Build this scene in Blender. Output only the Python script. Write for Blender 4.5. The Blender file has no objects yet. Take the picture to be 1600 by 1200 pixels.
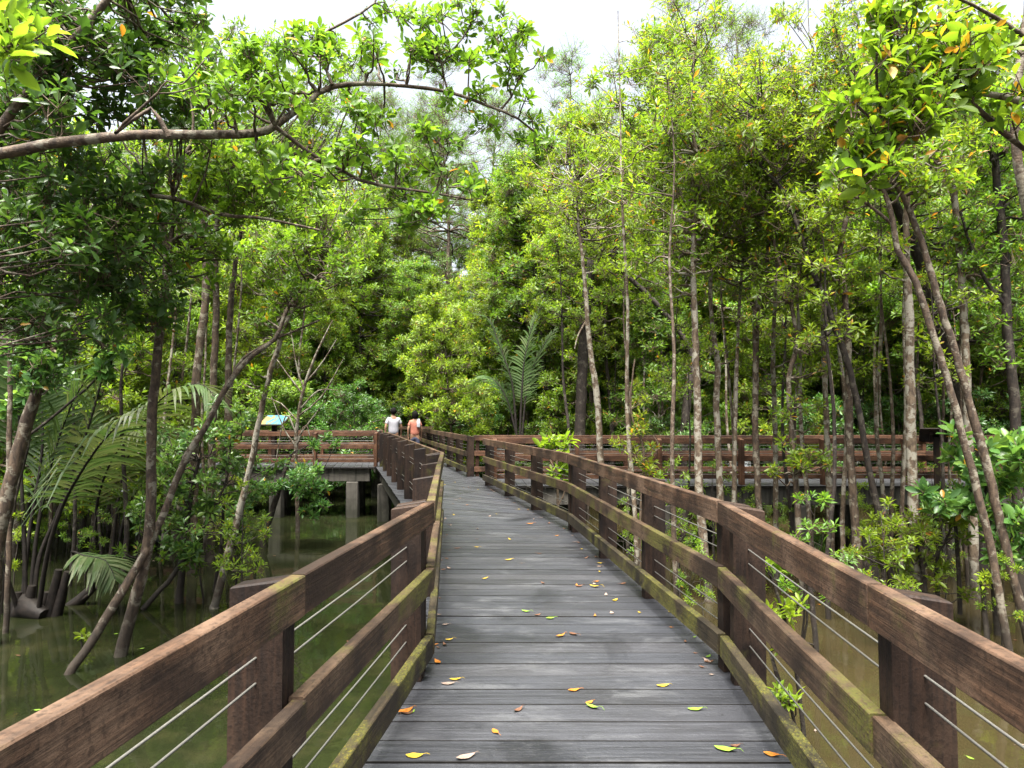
import bpy, math, random
import numpy as np
from mathutils import Vector, Matrix

# ------------------------------------------------------------------ camera, world, sun, exposure
S = bpy.context.scene
COL = S.collection
CAM_H = 1.5
F_PX = 1080.0
PITCH = math.atan(48.0 / F_PX)
cam_data = bpy.data.cameras.new("camera")
cam_data.sensor_width = 36.0
cam_data.lens = F_PX / 1600.0 * 36.0
cam_data.clip_start = 0.05
cam_data.clip_end = 2000.0
cam = bpy.data.objects.new("camera", cam_data)
cam.location = (0, 0, CAM_H)
cam.rotation_euler = (math.radians(90) + PITCH, 0, 0)
COL.objects.link(cam)
S.camera = cam

SUN_EL, SUN_AZ = 72.0, -160.0         # high sun behind bright thin cloud, over the camera's shoulder
world = bpy.data.worlds.new("World")
S.world = world
world.use_nodes = True
wn, wl = world.node_tree.nodes, world.node_tree.links
for n in list(wn):
    wn.remove(n)
w_out = wn.new("ShaderNodeOutputWorld")
w_bg = wn.new("ShaderNodeBackground")
w_bg.inputs["Strength"].default_value = 0.047
w_sky = wn.new("ShaderNodeTexSky")
w_sky.sky_type = 'NISHITA'
w_sky.sun_disc = False
w_sky.sun_elevation = math.radians(SUN_EL)
w_sky.sun_rotation = math.radians(SUN_AZ)
w_sky.air_density = 1.0
w_sky.dust_density = 4.0
w_sky.ozone_density = 1.0
w_hsv = wn.new("ShaderNodeHueSaturation")      # thin overcast: most of the blue is gone
w_hsv.inputs["Saturation"].default_value = 0.34
w_hsv.inputs["Value"].default_value = 1.0
wl.new(w_sky.outputs[0], w_hsv.inputs["Color"])
wl.new(w_hsv.outputs[0], w_bg.inputs["Color"])
wl.new(w_bg.outputs[0], w_out.inputs["Surface"])

sun_data = bpy.data.lights.new("sun", 'SUN')
sun_data.energy = 3.4
sun_data.angle = math.radians(45)
sun_data.color = (1.0, 0.96, 0.88)
sun = bpy.data.objects.new("sun", sun_data)
_el, _az = math.radians(SUN_EL), math.radians(SUN_AZ)
_sd = Vector((math.sin(_az) * math.cos(_el), math.cos(_az) * math.cos(_el), math.sin(_el)))
sun.rotation_euler = _sd.to_track_quat('Z', 'Y').to_euler()
sun.location = _sd * 60
COL.objects.link(sun)

S.view_settings.view_transform = 'Standard'
S.view_settings.look = 'None'
S.view_settings.gamma = 1.0
S.view_settings.exposure = 3.14
S.render.engine = 'CYCLES'
S.cycles.max_bounces = 12
S.cycles.diffuse_bounces = 6
S.cycles.glossy_bounces = 3
S.cycles.transmission_bounces = 8
S.cycles.sample_clamp_indirect = 6.0
S.cycles.use_denoising = True

WATER_Z = -1.45
RNG = np.random.default_rng(7)
random.seed(7)


# ------------------------------------------------------------------ picture <-> place helpers
_c, _s = math.cos(PITCH), math.sin(PITCH)


def at(px, py, d):
    """the point at distance d (metres along the path, +Y) seen at photo pixel px, py"""
    u = (px - 800.0) / F_PX
    v = (600.0 - py) / F_PX
    y = _c - v * _s
    z = _s + v * _c
    k = d / y
    return np.array((u * k, d, CAM_H + z * k))


def on_level(px, py, z):
    v = (600.0 - py) / F_PX
    k = (z - CAM_H) / (_s + v * _c)
    return np.array(((px - 800.0) / F_PX * k, (_c - v * _s) * k, z))


def px2m(w, d):
    return w * d / F_PX


# ------------------------------------------------------------------ object helpers
def tag(o, label=None, cat=None, group=None, kind=None):
    if label:
        o["label"] = label
    if cat:
        o["category"] = cat
    if group:
        o["group"] = group
    if kind:
        o["kind"] = kind
    return o


def empty(name, loc, rz=0.0):
    o = bpy.data.objects.new(name, None)
    o.empty_display_size = 0.2
    o.location = tuple(float(q) for q in loc)
    o.rotation_euler = (0, 0, rz)
    COL.objects.link(o)
    return o


def link(name, me, parent=None, loc=(0, 0, 0), rot=(0, 0, 0)):
    o = bpy.data.objects.new(name, me)
    o.location = tuple(float(q) for q in loc)
    o.rotation_euler = rot
    COL.objects.link(o)
    if parent is not None:
        o.parent = parent
    return o


class MB:
    """collects vertices and faces (any size) and builds one mesh"""

    def __init__(self):
        self.v, self.nv = [], 0
        self.f = []            # list of (faces array n x k, material index, tint array or None, smooth)

    def add(self, V, F, mat=0, tint=None, smooth=False):
        V = np.asarray(V, dtype=np.float64).reshape(-1, 3)
        if not isinstance(F, list):
            F = [F]
        for q in F:
            q = np.asarray(q, dtype=np.int64)
            if q.size:
                self.f.append((q + self.nv, mat, tint, smooth))
        self.v.append(V)
        self.nv += len(V)

    def mesh(self, name, mats, origin=None):
        me = bpy.data.meshes.new(name)
        V = np.concatenate(self.v) if self.v else np.zeros((0, 3))
        if origin is not None:
            V = V - np.asarray(origin)
        me.vertices.add(len(V))
        me.vertices.foreach_set("co", V.astype(np.float32).ravel())
        loops, starts, matix, tint, sm = [], [], [], [], []
        n = 0
        for q, m, t, s in self.f:
            k = q.shape[1]
            loops.append(q.ravel())
            starts.append(n + np.arange(len(q)) * k)
            n += q.size
            matix.append(np.full(len(q), m))
            tint.append(np.zeros(len(q)) if t is None else np.broadcast_to(t, (len(q),)))
            sm.append(np.full(len(q), s))
        if loops:
            loops = np.concatenate(loops)
            starts = np.concatenate(starts)
            me.loops.add(len(loops))
            me.loops.foreach_set("vertex_index", loops.astype(np.int32))
            me.polygons.add(len(starts))
            me.polygons.foreach_set("loop_start", starts.astype(np.int32))
            me.polygons.foreach_set("material_index", np.concatenate(matix).astype(np.int32))
            me.polygons.foreach_set("use_smooth", np.concatenate(sm).astype(bool))
            at_ = me.attributes.new("tint", 'FLOAT', 'FACE')
            at_.data.foreach_set("value", np.concatenate(tint).astype(np.float32))
        for m in mats if isinstance(mats, (list, tuple)) else [mats]:
            me.materials.append(m)
        me.update(calc_edges=True)
        return me

    # --- shapes
    def box(self, lo, hi, mat=0, tint=None, bevel=0.0, M=None):
        lo, hi = np.array(lo, float), np.array(hi, float)
        b = bevel
        if b <= 0:
            V = np.array([(x, y, z) for z in (lo[2], hi[2]) for y in (lo[1], hi[1]) for x in (lo[0], hi[0])])
            F = np.array([(0, 2, 3, 1), (4, 5, 7, 6), (0, 1, 5, 4), (2, 6, 7, 3), (0, 4, 6, 2), (1, 3, 7, 5)])
            if M is not None:
                V = (np.array(M.to_3x3()) @ V.T).T + np.array(M.translation)
            self.add(V, F, mat, tint)
            return
        # chamfered box: three vertices at each corner
        V, ix = [], {}
        for cx in (0, 1):
            for cy in (0, 1):
                for cz in (0, 1):
                    c = np.array([(lo, hi)[cx][0], (lo, hi)[cy][1], (lo, hi)[cz][2]])
                    s = np.array([1 - 2 * cx, 1 - 2 * cy, 1 - 2 * cz]) * b
                    for ax in range(3):      # vertex lying on the face normal to ax
                        p = c + s
                        p[ax] = c[ax]
                        ix[(cx, cy, cz, ax)] = len(V)
                        V.append(p)
        Q, T = [], []
        for ax in range(3):
            o1, o2 = [(1, 2), (2, 0), (0, 1)][ax]
            for s in (0, 1):
                key = []
                for a, bb in ((0, 0), (1, 0), (1, 1), (0, 1)):
                    k = [0, 0, 0]
                    k[ax], k[o1], k[o2] = s, a, bb
                    key.append(ix[(k[0], k[1], k[2], ax)])
                Q.append(key if s else key[::-1])
            for a in (0, 1):
                for bb in (0, 1):
                    k0 = [0, 0, 0]
                    k0[o1], k0[o2] = a, bb
                    k1 = list(k0)
                    k0[ax], k1[ax] = 0, 1
                    q = [ix[(*k0, o1)], ix[(*k1, o1)], ix[(*k1, o2)], ix[(*k0, o2)]]
                    Q.append(q if (a ^ bb) else q[::-1])
        for cx in (0, 1):
            for cy in (0, 1):
                for cz in (0, 1):
                    t = [ix[(cx, cy, cz, 0)], ix[(cx, cy, cz, 1)], ix[(cx, cy, cz, 2)]]
                    T.append(t if (cx + cy + cz) % 2 else t[::-1])
        V = np.array(V)
        if M is not None:
            V = (np.array(M.to_3x3()) @ V.T).T + np.array(M.translation)
        self.add(V, [np.array(Q), np.array(T)], mat, tint)

    def tube(self, P, R, k=8, mat=0, cap=True, wobble=0.0, tint=None):
        P = np.asarray(P, float)
        n = len(P)
        R = np.broadcast_to(np.asarray(R, float), (n,))
        T = np.gradient(P, axis=0)
        T /= np.linalg.norm(T, axis=1)[:, None] + 1e-9
        a = np.array((1.0, 0, 0)) if abs(T[0][0]) < 0.8 else np.array((0, 1.0, 0))
        N = np.zeros_like(P)
        b = np.cross(T[0], a)
        b /= np.linalg.norm(b)
        N[0] = b
        for i in range(1, n):
            b = N[i - 1] - T[i] * np.dot(N[i - 1], T[i])
            N[i] = b / (np.linalg.norm(b) + 1e-9)
        B = np.cross(T, N)
        ang = np.arange(k) * 2 * math.pi / k
        rr = R[:, None] * (1 + (wobble * RNG.normal(size=(n, k)) if wobble else 0.0))
        V = P[:, None, :] + rr[:, :, None] * (N[:, None, :] * np.cos(ang)[None, :, None] + B[:, None, :] * np.sin(ang)[None, :, None])
        i = np.arange(n - 1)[:, None] * k
        j = np.arange(k)[None, :]
        jn = (j + 1) % k
        F = np.stack([i + j, i + jn, i + k + jn, i + k + j], axis=-1).reshape(-1, 4)
        self.add(V.reshape(-1, 3), F, mat, tint, True)
        if cap and k > 2:
            self.add(V[-1], np.arange(k)[None, :], mat, tint, False)
            self.add(V[0], np.arange(k)[None, ::-1], mat, tint, False)

    def sticks(self, A, B, ra, rb, mat=0):
        """many thin three-sided twigs at once"""
        A, B = np.asarray(A), np.asarray(B)
        n = len(A)
        if not n:
            return
        T = B - A
        T /= np.linalg.norm(T, axis=1)[:, None] + 1e-9
        U = np.cross(T, np.array((0.31, 0.17, 0.93)))
        U /= np.linalg.norm(U, axis=1)[:, None] + 1e-9
        W = np.cross(T, U)
        V = np.zeros((n, 6, 3))
        for k in range(3):
            a = k * 2 * math.pi / 3
            d = U * math.cos(a) + W * math.sin(a)
            V[:, k] = A + d * ra
            V[:, 3 + k] = B + d * rb
        o = np.arange(n)[:, None] * 6
        F = np.concatenate([o + np.array([[k, (k + 1) % 3, 3 + (k + 1) % 3, 3 + k]]) for k in range(3)])
        self.add(V.reshape(-1, 3), F, mat, None, True)

    def leaves(self, P, D, N, L, W, tint, fine=False, mat=0, droop=0.18):
        """n leaves: base P, direction D, upper side N, length L, width W"""
        n = len(P)
        if not n:
            return
        D = D / (np.linalg.norm(D, axis=1)[:, None] + 1e-9)
        Sd = np.cross(D, N)
        Sd /= np.linalg.norm(Sd, axis=1)[:, None] + 1e-9
        N = np.cross(Sd, D)
        L = np.broadcast_to(L, (n,))[:, None]
        W = np.broadcast_to(W, (n,))[:, None]
        dr = (droop * (0.4 + 1.2 * RNG.random((n, 1)))) * L
        fold = W * 0.16
        if not fine:
            V = np.stack([P,
                          P + D * L * 0.55 + Sd * W * 0.5 + N * fold - N * dr * 0.3,
                          P + D * L - N * dr,
                          P + D * L * 0.55 - Sd * W * 0.5 + N * fold - N * dr * 0.3,
                          P + D * L * 0.5 - N * dr * 0.25], axis=1)
            o = np.arange(n)[:, None] * 5
            F = np.concatenate([o + np.array([[0, 4, 2, 1]]), o + np.array([[0, 3, 2, 4]])])
            self.add(V.reshape(-1, 3), F, mat, np.concatenate([tint, tint]))
            return
        cols = [P]
        for t, w in ((0.28, 0.33), (0.58, 0.5), (0.84, 0.32)):
            m = P + D * L * t - N * dr * t * t
            cols += [m + Sd * W * w + N * fold, m, m - Sd * W * w + N * fold]
        cols.append(P + D * L - N * dr)
        V = np.stack(cols, axis=1)
        o = np.arange(n)[:, None] * 11
        Q = [o + np.array([[a, a + 1, a + 4, a + 3]]) for a in (1, 2, 4, 5)]
        Tt = [o + np.array([[0, 2, 1]]), o + np.array([[0, 3, 2]]), o + np.array([[7, 8, 10]]), o + np.array([[8, 9, 10]])]
        self.add(V.reshape(-1, 3), np.concatenate(Q), mat, np.concatenate([tint] * 4), True)
        # faces share the vertices just added
        q = np.concatenate(Tt) + (self.nv - len(V) * 11)
        self.f.append((q, mat, np.concatenate([tint] * 4), True))

    def rosettes(self, C, A, k, L, ratio=0.38, tint=(0.0, 1.0), yellow=0.02, fine=False, mat=0):
        """whorls of k leaves round the axes A at the points C"""
        m = len(C)
        if not m:
            return
        A = A / (np.linalg.norm(A, axis=1)[:, None] + 1e-9)
        U = np.cross(A, np.array((0.43, 0.81, 0.11)))
        U /= np.linalg.norm(U, axis=1)[:, None] + 1e-9
        W = np.cross(A, U)
        rt = RNG.random(m)
        big = 0.6 + 0.62 * RNG.random(m)
        for j in range(k):
            keep = RNG.random(m) < 0.92
            a = (j * 2.39996 + RNG.normal(0, 0.3, m) + rt * 6.28)[:, None]
            e = (0.15 + 1.0 * (j / k) + RNG.normal(0, 0.2, m))[:, None]
            rad = U * np.cos(a) + W * np.sin(a)
            D = rad * np.cos(e) + A * np.sin(e)
            Nn = A * np.cos(e) - rad * np.sin(e)
            ll = L * big * (0.62 + 0.62 * RNG.random(m)) * (1.0 - 0.25 * j / k)
            t = tint[0] + (tint[1] - tint[0]) * np.clip(0.55 * rt + 0.45 * RNG.random(m), 0, 1)
            t = np.clip(t, 0, 0.93)
            t = np.where(RNG.random(m) < yellow, 0.95 + 0.05 * RNG.random(m), t)
            P = C + rad * 0.01 - A * 0.012 * (k - j) * (L / 0.12)
            self.leaves(P[keep], D[keep], Nn[keep], ll[keep], (ll * ratio * (0.85 + 0.3 * RNG.random(m)))[keep], t[keep], fine, mat)

    def build(self, name, mats, parent=None, origin=None, loc=(0, 0, 0), rot=(0, 0, 0)):
        return link(name, self.mesh(name, mats, origin), parent, loc, rot)


def smooth_line(P, R, step=0.25):
    """Catmull-Rom through the points, radii interpolated"""
    P = np.asarray(P, float)
    R = np.asarray(R, float)
    if len(P) < 3:
        n = max(2, int(np.linalg.norm(P[-1] - P[0]) / step))
        t = np.linspace(0, 1, n + 1)[:, None]
        return P[0] + (P[-1] - P[0]) * t, R[0] + (R[-1] - R[0]) * t[:, 0]
    Q = np.vstack([2 * P[0] - P[1], P, 2 * P[-1] - P[-2]])
    out, rad = [], []
    for i in range(len(P) - 1):
        p0, p1, p2, p3 = Q[i], Q[i + 1], Q[i + 2], Q[i + 3]
        n = max(2, int(np.linalg.norm(p2 - p1) / step))
        for t in np.arange(n) / n:
            out.append(0.5 * ((2 * p1) + (-p0 + p2) * t + (2 * p0 - 5 * p1 + 4 * p2 - p3) * t * t + (-p0 + 3 * p1 - 3 * p2 + p3) * t ** 3))
            rad.append(R[i] + (R[i + 1] - R[i]) * t)
    out.append(P[-1])
    rad.append(R[-1])
    return np.array(out), np.array(rad)


# ------------------------------------------------------------------ materials
def new_mat(name):
    m = bpy.data.materials.new(name)
    m.use_nodes = True
    nt = m.node_tree
    for n in list(nt.nodes):
        nt.nodes.remove(n)
    out = nt.nodes.new("ShaderNodeOutputMaterial")
    return m, nt, out


class NT:
    def __init__(self, nt):
        self.nt = nt

    def node(self, t, **kw):
        n = self.nt.nodes.new("ShaderNode" + t)
        for k, v in kw.items():
            setattr(n, k, v)
        return n

    def l(self, a, b):
        self.nt.links.new(a, b)

    def coord(self, kind="Object"):
        return self.node("TexCoord").outputs[kind]

    def pos(self):
        return self.node("NewGeometry").outputs["Position"]

    def mapped(self, v, scale, loc=(0, 0, 0)):
        n = self.node("Mapping")
        n.inputs["Scale"].default_value = scale
        n.inputs["Location"].default_value = loc
        self.l(v, n.inputs["Vector"])
        return n.outputs[0]

    def noise(self, v, scale=5.0, detail=4.0, rough=0.55, dist=0.0):
        n = self.node("TexNoise")
        n.inputs["Scale"].default_value = scale
        n.inputs["Detail"].default_value = detail
        n.inputs["Roughness"].default_value = rough
        n.inputs["Distortion"].default_value = dist
        self.l(v, n.inputs["Vector"])
        return n.outputs["Fac"]

    def ramp(self, fac, stops):
        n = self.node("ValToRGB")
        cr = n.color_ramp
        while len(cr.elements) > 1:
            cr.elements.remove(cr.elements[-1])
        for i, (p, c) in enumerate(stops):
            e = cr.elements[0] if i == 0 else cr.elements.new(p)
            e.position = p
            e.color = (*c, 1.0) if len(c) == 3 else c
        self.l(fac, n.inputs["Fac"])
        return n.outputs["Color"]

    def step(self, fac, lo, hi):
        n = self.node("MapRange")
        n.interpolation_type = 'SMOOTHSTEP'
        n.inputs["From Min"].default_value = lo
        n.inputs["From Max"].default_value = hi
        self.l(fac, n.inputs["Value"])
        return n.outputs["Result"]

    def math(self, op, a, b=0.0):
        n = self.node("Math", operation=op)
        for i, q in enumerate((a, b)):
            if isinstance(q, (int, float)):
                n.inputs[i].default_value = q
            else:
                self.l(q, n.inputs[i])
        return n.outputs[0]

    def mix(self, fac, a, b, blend='MIX'):
        n = self.node("Mix", data_type='RGBA', blend_type=blend)
        for i, q in ((0, fac), (6, a), (7, b)):
            if isinstance(q, (int, float)):
                n.inputs[i].default_value = q
            elif isinstance(q, tuple):
                n.inputs[i].default_value = (*q, 1.0)
            else:
                self.l(q, n.inputs[i])
        return n.outputs[2]

    def bump(self, h, strength=0.4, dist=0.01):
        n = self.node("Bump")
        n.inputs["Strength"].default_value = strength
        n.inputs["Distance"].default_value = dist
        self.l(h, n.inputs["Height"])
        return n.outputs[0]

    def attr(self, name):
        return self.node("Attribute", attribute_name=name).outputs["Fac"]

    def principled(self, color, rough=0.6, normal=None, spec=0.5, metal=0.0):
        p = self.node("BsdfPrincipled")
        for k, q in (("Base Color", color), ("Roughness", rough)):
            if isinstance(q, (int, float)):
                p.inputs[k].default_value = q
            elif isinstance(q, tuple):
                p.inputs[k].default_value = (*q, 1.0)
            else:
                self.l(q, p.inputs[k])
        p.inputs["Specular IOR Level"].default_value = spec
        p.inputs["Metallic"].default_value = metal
        if normal is not None:
            self.l(normal, p.inputs["Normal"])
        return p


def leaf_material(name, stops, trans=0.45, gain=(1.5, 1.45, 0.9), rough=0.42, yellow=(0.36, 0.24, 0.02)):
    m, nt, out = new_mat(name)
    t = NT(nt)
    f = t.attr("tint")
    col = t.ramp(f, stops + [(0.935, stops[-1][1]), (0.95, yellow), (1.0, (yellow[0] * 0.9, yellow[1] * 0.6, yellow[2]))])
    oi = t.node("ObjectInfo").outputs["Random"]
    h = t.node("HueSaturation")
    h.inputs["Saturation"].default_value = 1.0
    v = t.node("MapRange")
    v.inputs["To Min"].default_value = 0.82
    v.inputs["To Max"].default_value = 1.18
    t.l(oi, v.inputs["Value"])
    hu = t.node("MapRange")
    hu.inputs["To Min"].default_value = 0.488
    hu.inputs["To Max"].default_value = 0.508
    t.l(t.math('FRACT', t.math('MULTIPLY', oi, 7.31)), hu.inputs["Value"])
    t.l(v.outputs[0], h.inputs["Value"])
    t.l(hu.outputs[0], h.inputs["Hue"])
    t.l(col, h.inputs["Color"])
    c = h.outputs[0]
    p = t.principled(c, rough, spec=0.45)
    tr = t.node("BsdfTranslucent")
    t.l(t.mix(1.0, c, gain, 'MULTIPLY'), tr.inputs["Color"])
    mx = t.node("MixShader")
    mx.inputs[0].default_value = trans
    t.l(p.outputs[0], mx.inputs[1])
    t.l(tr.outputs[0], mx.inputs[2])
    t.l(mx.outputs[0], out.inputs["Surface"])
    return m


def bark_material(name, base, dark, lichen, amount=0.5, wet=0.75):
    m, nt, out = new_mat(name)
    t = NT(nt)
    p = t.pos()
    n1 = t.noise(t.mapped(p, (1, 1, 0.45)), 22, 5, 0.65)
    n2 = t.noise(p, 7.0, 3, 0.6, 0.5)
    n3 = t.noise(t.mapped(p, (1, 1, 2.2)), 30, 3)
    c = t.mix(t.step(n1, 0.35, 0.68), dark, base)
    c = t.mix(t.step(t.math('ADD', n2, t.math('MULTIPLY', n3, 0.25)), 0.70 - 0.14 * amount, 0.80 - 0.14 * amount), c, lichen)
    sep = t.node("SeparateXYZ")
    t.l(p, sep.inputs[0])
    hgt = t.math('ADD', sep.outputs["Z"], t.math('MULTIPLY', n2, 0.7))
    tide = t.step(hgt, WATER_Z + 1.25, WATER_Z + 0.65)   # mud stain left by the tide
    c = t.mix(t.math('MULTIPLY', tide, wet), c, (0.018, 0.014, 0.010))
    b = t.principled(c, 0.8, t.bump(t.math('ADD', n1, t.math('MULTIPLY', n3, 0.6)), 0.8, 0.012), 0.3)
    t.l(b.outputs[0], out.inputs["Surface"])
    return m


def wood_material(name, base, dark, worn, moss=0.3, speck=0.0, axis=0):
    """weathered red-brown hardwood, grain along the object's X (axis 0) or Z (axis 2)"""
    m, nt, out = new_mat(name)
    t = NT(nt)
    o = t.coord("Object")
    oi = t.node("ObjectInfo").outputs["Random"]
    sh = t.node("VectorMath", operation='ADD')
    t.l(o, sh.inputs[0])
    cmb = t.node("CombineXYZ")
    for i in range(3):
        t.l(t.math('MULTIPLY', oi, 17.0 + 9 * i), cmb.inputs[i])
    t.l(cmb.outputs[0], sh.inputs[1])
    o = sh.outputs[0]
    st = (1.6, 38, 38) if axis == 0 else (38, 38, 1.6)
    g = t.noise(t.mapped(o, st), 1.0, 6, 0.65, 0.4)
    blot = t.noise(o, 3.4, 5, 0.62)
    fine = t.noise(o, 55, 4, 0.7)
    c = t.mix(t.step(g, 0.30, 0.72), dark, base)
    c = t.mix(t.math('MULTIPLY', t.step(blot, 0.42, 0.72), 0.75), c, worn)
    c = t.mix(t.math('MULTIPLY', t.step(fine, 0.48, 0.66), 0.6), c, (dark[0] * 0.6, dark[1] * 0.6, dark[2] * 0.6))
    blot2 = t.noise(t.mapped(o, (1, 1, 1), (3.1, 7.7, 1.3)), 1.9, 5, 0.6)
    c = t.mix(t.math('MULTIPLY', t.step(blot2, 0.46, 0.62), 0.8), c, (dark[0] * 0.55, dark[1] * 0.55, dark[2] * 0.6))
    ms = t.noise(t.mapped(o, (1, 1, 1), (11.3, 2.7, 5.9)), 2.3, 5, 0.6, 0.3)
    mk = t.math('MULTIPLY', t.step(ms, 0.66 - 0.2 * moss, 0.80 - 0.2 * moss), t.step(t.noise(o, 70, 3, 0.6), 0.30, 0.60))
    c = t.mix(t.math('MULTIPLY', mk, 0.8), c, t.mix(fine, (0.036, 0.039, 0.010), (0.098, 0.096, 0.019)))
    if speck:
        sp = t.step(t.noise(o, 120, 2, 0.5), 0.60, 0.66)
        c = t.mix(t.math('MULTIPLY', t.math('MULTIPLY', sp, t.step(ms, 0.42, 0.58)), speck), c, (0.13, 0.105, 0.014))
    h = t.math('ADD', g, t.math('MULTIPLY', fine, 0.5))
    b = t.principled(c, t.math('ADD', 0.45, t.math('MULTIPLY', blot, 0.35)), t.bump(h, 0.7, 0.007), 0.18)
    t.l(b.outputs[0], out.inputs["Surface"])
    return m


def plain_material(name, color, rough=0.6, spec=0.4, var=0.15, scale=20.0, metal=0.0, bump=0.2):
    m, nt, out = new_mat(name)
    t = NT(nt)
    n = t.noise(t.coord(), scale, 4, 0.6)
    lo = tuple(q * (1 - var) for q in color)
    hi = tuple(min(1.0, q * (1 + var)) for q in color)
    c = t.mix(t.step(n, 0.3, 0.7), lo, hi)
    b = t.principled(c, rough, t.bump(n, bump, 0.004), spec, metal)
    t.l(b.outputs[0], out.inputs["Surface"])
    return m


def deck_material():
    m, nt, out = new_mat("wet deck planks")
    t = NT(nt)
    p = t.pos()
    tint = t.attr("tint")
    off = t.node("CombineXYZ")
    t.l(t.math('MULTIPLY', tint, 31.0), off.inputs[0])
    t.l(t.math('MULTIPLY', tint, 13.0), off.inputs[2])
    v = t.node("VectorMath", operation='ADD')
    t.l(p, v.inputs[0])
    t.l(off.outputs[0], v.inputs[1])
    v = v.outputs[0]
    g = t.noise(t.mapped(v, (2.0, 46, 46)), 1.0, 7, 0.7, 0.5)
    fine = t.noise(v, 40, 4, 0.65)
    blot = t.noise(p, 1.5, 5, 0.6)
    wet = t.noise(t.mapped(p, (1, 1, 1), (4.1, 9.2, 0)), 0.9, 4, 0.6, 0.6)
    c = t.mix(t.step(g, 0.28, 0.74), (0.0044, 0.0046, 0.0060), (0.0359, 0.0381, 0.0459))
    c = t.mix(0.5, c, t.ramp(tint, [(0.0, (0.0109, 0.0110, 0.0124)), (0.5, (0.0195, 0.0214, 0.0269)), (1.0, (0.0316, 0.0310, 0.0342))]))
    c = t.mix(t.math('MULTIPLY', t.step(blot, 0.46, 0.7), 0.4), c, (0.0121, 0.0115, 0.0119))
    c = t.mix(t.math('MULTIPLY', t.step(fine, 0.60, 0.75), 0.5), c, (0.0463, 0.0488, 0.0558))
    c = t.mix(t.math('MULTIPLY', t.step(wet, 0.55, 0.68), 0.6), c, (0.0050, 0.0052, 0.0067))
    worn = t.noise(t.mapped(p, (0.7, 1.6, 1), (7.7, 3.1, 0)), 2.6, 6, 0.68, 0.3)
    c = t.mix(t.math('MULTIPLY', t.step(worn, 0.52, 0.70), 0.38), c, (0.085, 0.087, 0.092))
    c = t.mix(t.math('MULTIPLY', t.step(t.noise(p, 26, 5, 0.75), 0.58, 0.70), 0.55), c, (0.010, 0.010, 0.010))
    r = t.math('SUBTRACT', t.math('ADD', 0.36, t.math('MULTIPLY', g, 0.25)), t.math('MULTIPLY', t.step(wet, 0.52, 0.68), 0.16))
    b = t.principled(c, r, t.bump(t.math('ADD', g, t.math('MULTIPLY', fine, 0.4)), 0.9, 0.007), 0.45)
    t.l(b.outputs[0], out.inputs["Surface"])
    return m


def water_material():
    m, nt, out = new_mat("murky creek water")
    t = NT(nt)
    p = t.pos()
    sep = t.node("SeparateXYZ")
    t.l(p, sep.inputs[0])
    n = t.noise(p, 0.6, 4, 0.55)
    silt = t.step(t.math('ADD', sep.outputs["X"], t.math('MULTIPLY', n, 4.0)), 2.5, 5.0)
    c = t.mix(silt, (0.008, 0.010, 0.004), (0.023, 0.018, 0.008))
    c = t.mix(t.math('MULTIPLY', t.step(t.noise(p, 2.2, 5, 0.6), 0.45, 0.7), 0.5), c, (0.022, 0.021, 0.009))
    w1 = t.noise(t.mapped(p, (1, 0.8, 1)), 2.6, 3, 0.5, 0.4)
    w2 = t.noise(p, 9.0, 3, 0.5)
    h = t.math('ADD', w1, t.math('MULTIPLY', w2, 0.25))
    b = t.principled(c, 0.04, t.bump(h, 0.06, 0.05), 0.5)
    b.inputs["IOR"].default_value = 1.33
    t.l(b.outputs[0], out.inputs["Surface"])
    return m


def concrete_material():
    m, nt, out = new_mat("stained concrete")
    t = NT(nt)
    p = t.pos()
    n = t.noise(p, 3.0, 6, 0.65)
    st = t.noise(t.mapped(p, (9, 9, 0.5)), 1.0, 4, 0.6)
    c = t.mix(t.step(n, 0.3, 0.7), (0.0439, 0.0395, 0.0337), (0.0761, 0.0687, 0.0585))
    c = t.mix(t.math('MULTIPLY', t.step(st, 0.48, 0.66), 0.75), c, (0.0132, 0.0125, 0.0099))
    sep = t.node("SeparateXYZ")
    t.l(p, sep.inputs[0])
    c = t.mix(t.math('MULTIPLY', t.step(t.math('ADD', sep.outputs["Z"], n), WATER_Z + 1.2, WATER_Z + 0.6), 0.7), c, (0.0146, 0.0161, 0.0088))
    b = t.principled(c, 0.85, t.bump(n, 0.4, 0.01), 0.3)
    t.l(b.outputs[0], out.inputs["Surface"])
    return m


def picture_material():
    """the printed face of the information board: soft blue, green and orange areas like a map"""
    m, nt, out = new_mat("printed map panel")
    t = NT(nt)
    o = t.coord()
    n = t.noise(o, 3.2, 3, 0.5, 0.6)
    c = t.ramp(n, [(0.30, (0.021, 0.084, 0.126)), (0.47, (0.036, 0.114, 0.150)), (0.50, (0.066, 0.102, 0.048)), (0.58, (0.120, 0.114, 0.048)), (0.66, (0.162, 0.084, 0.021)), (0.8, (0.138, 0.126, 0.090))])
    b = t.principled(c, 0.35, None, 0.5)
    t.l(b.outputs[0], out.inputs["Surface"])
    return m


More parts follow.
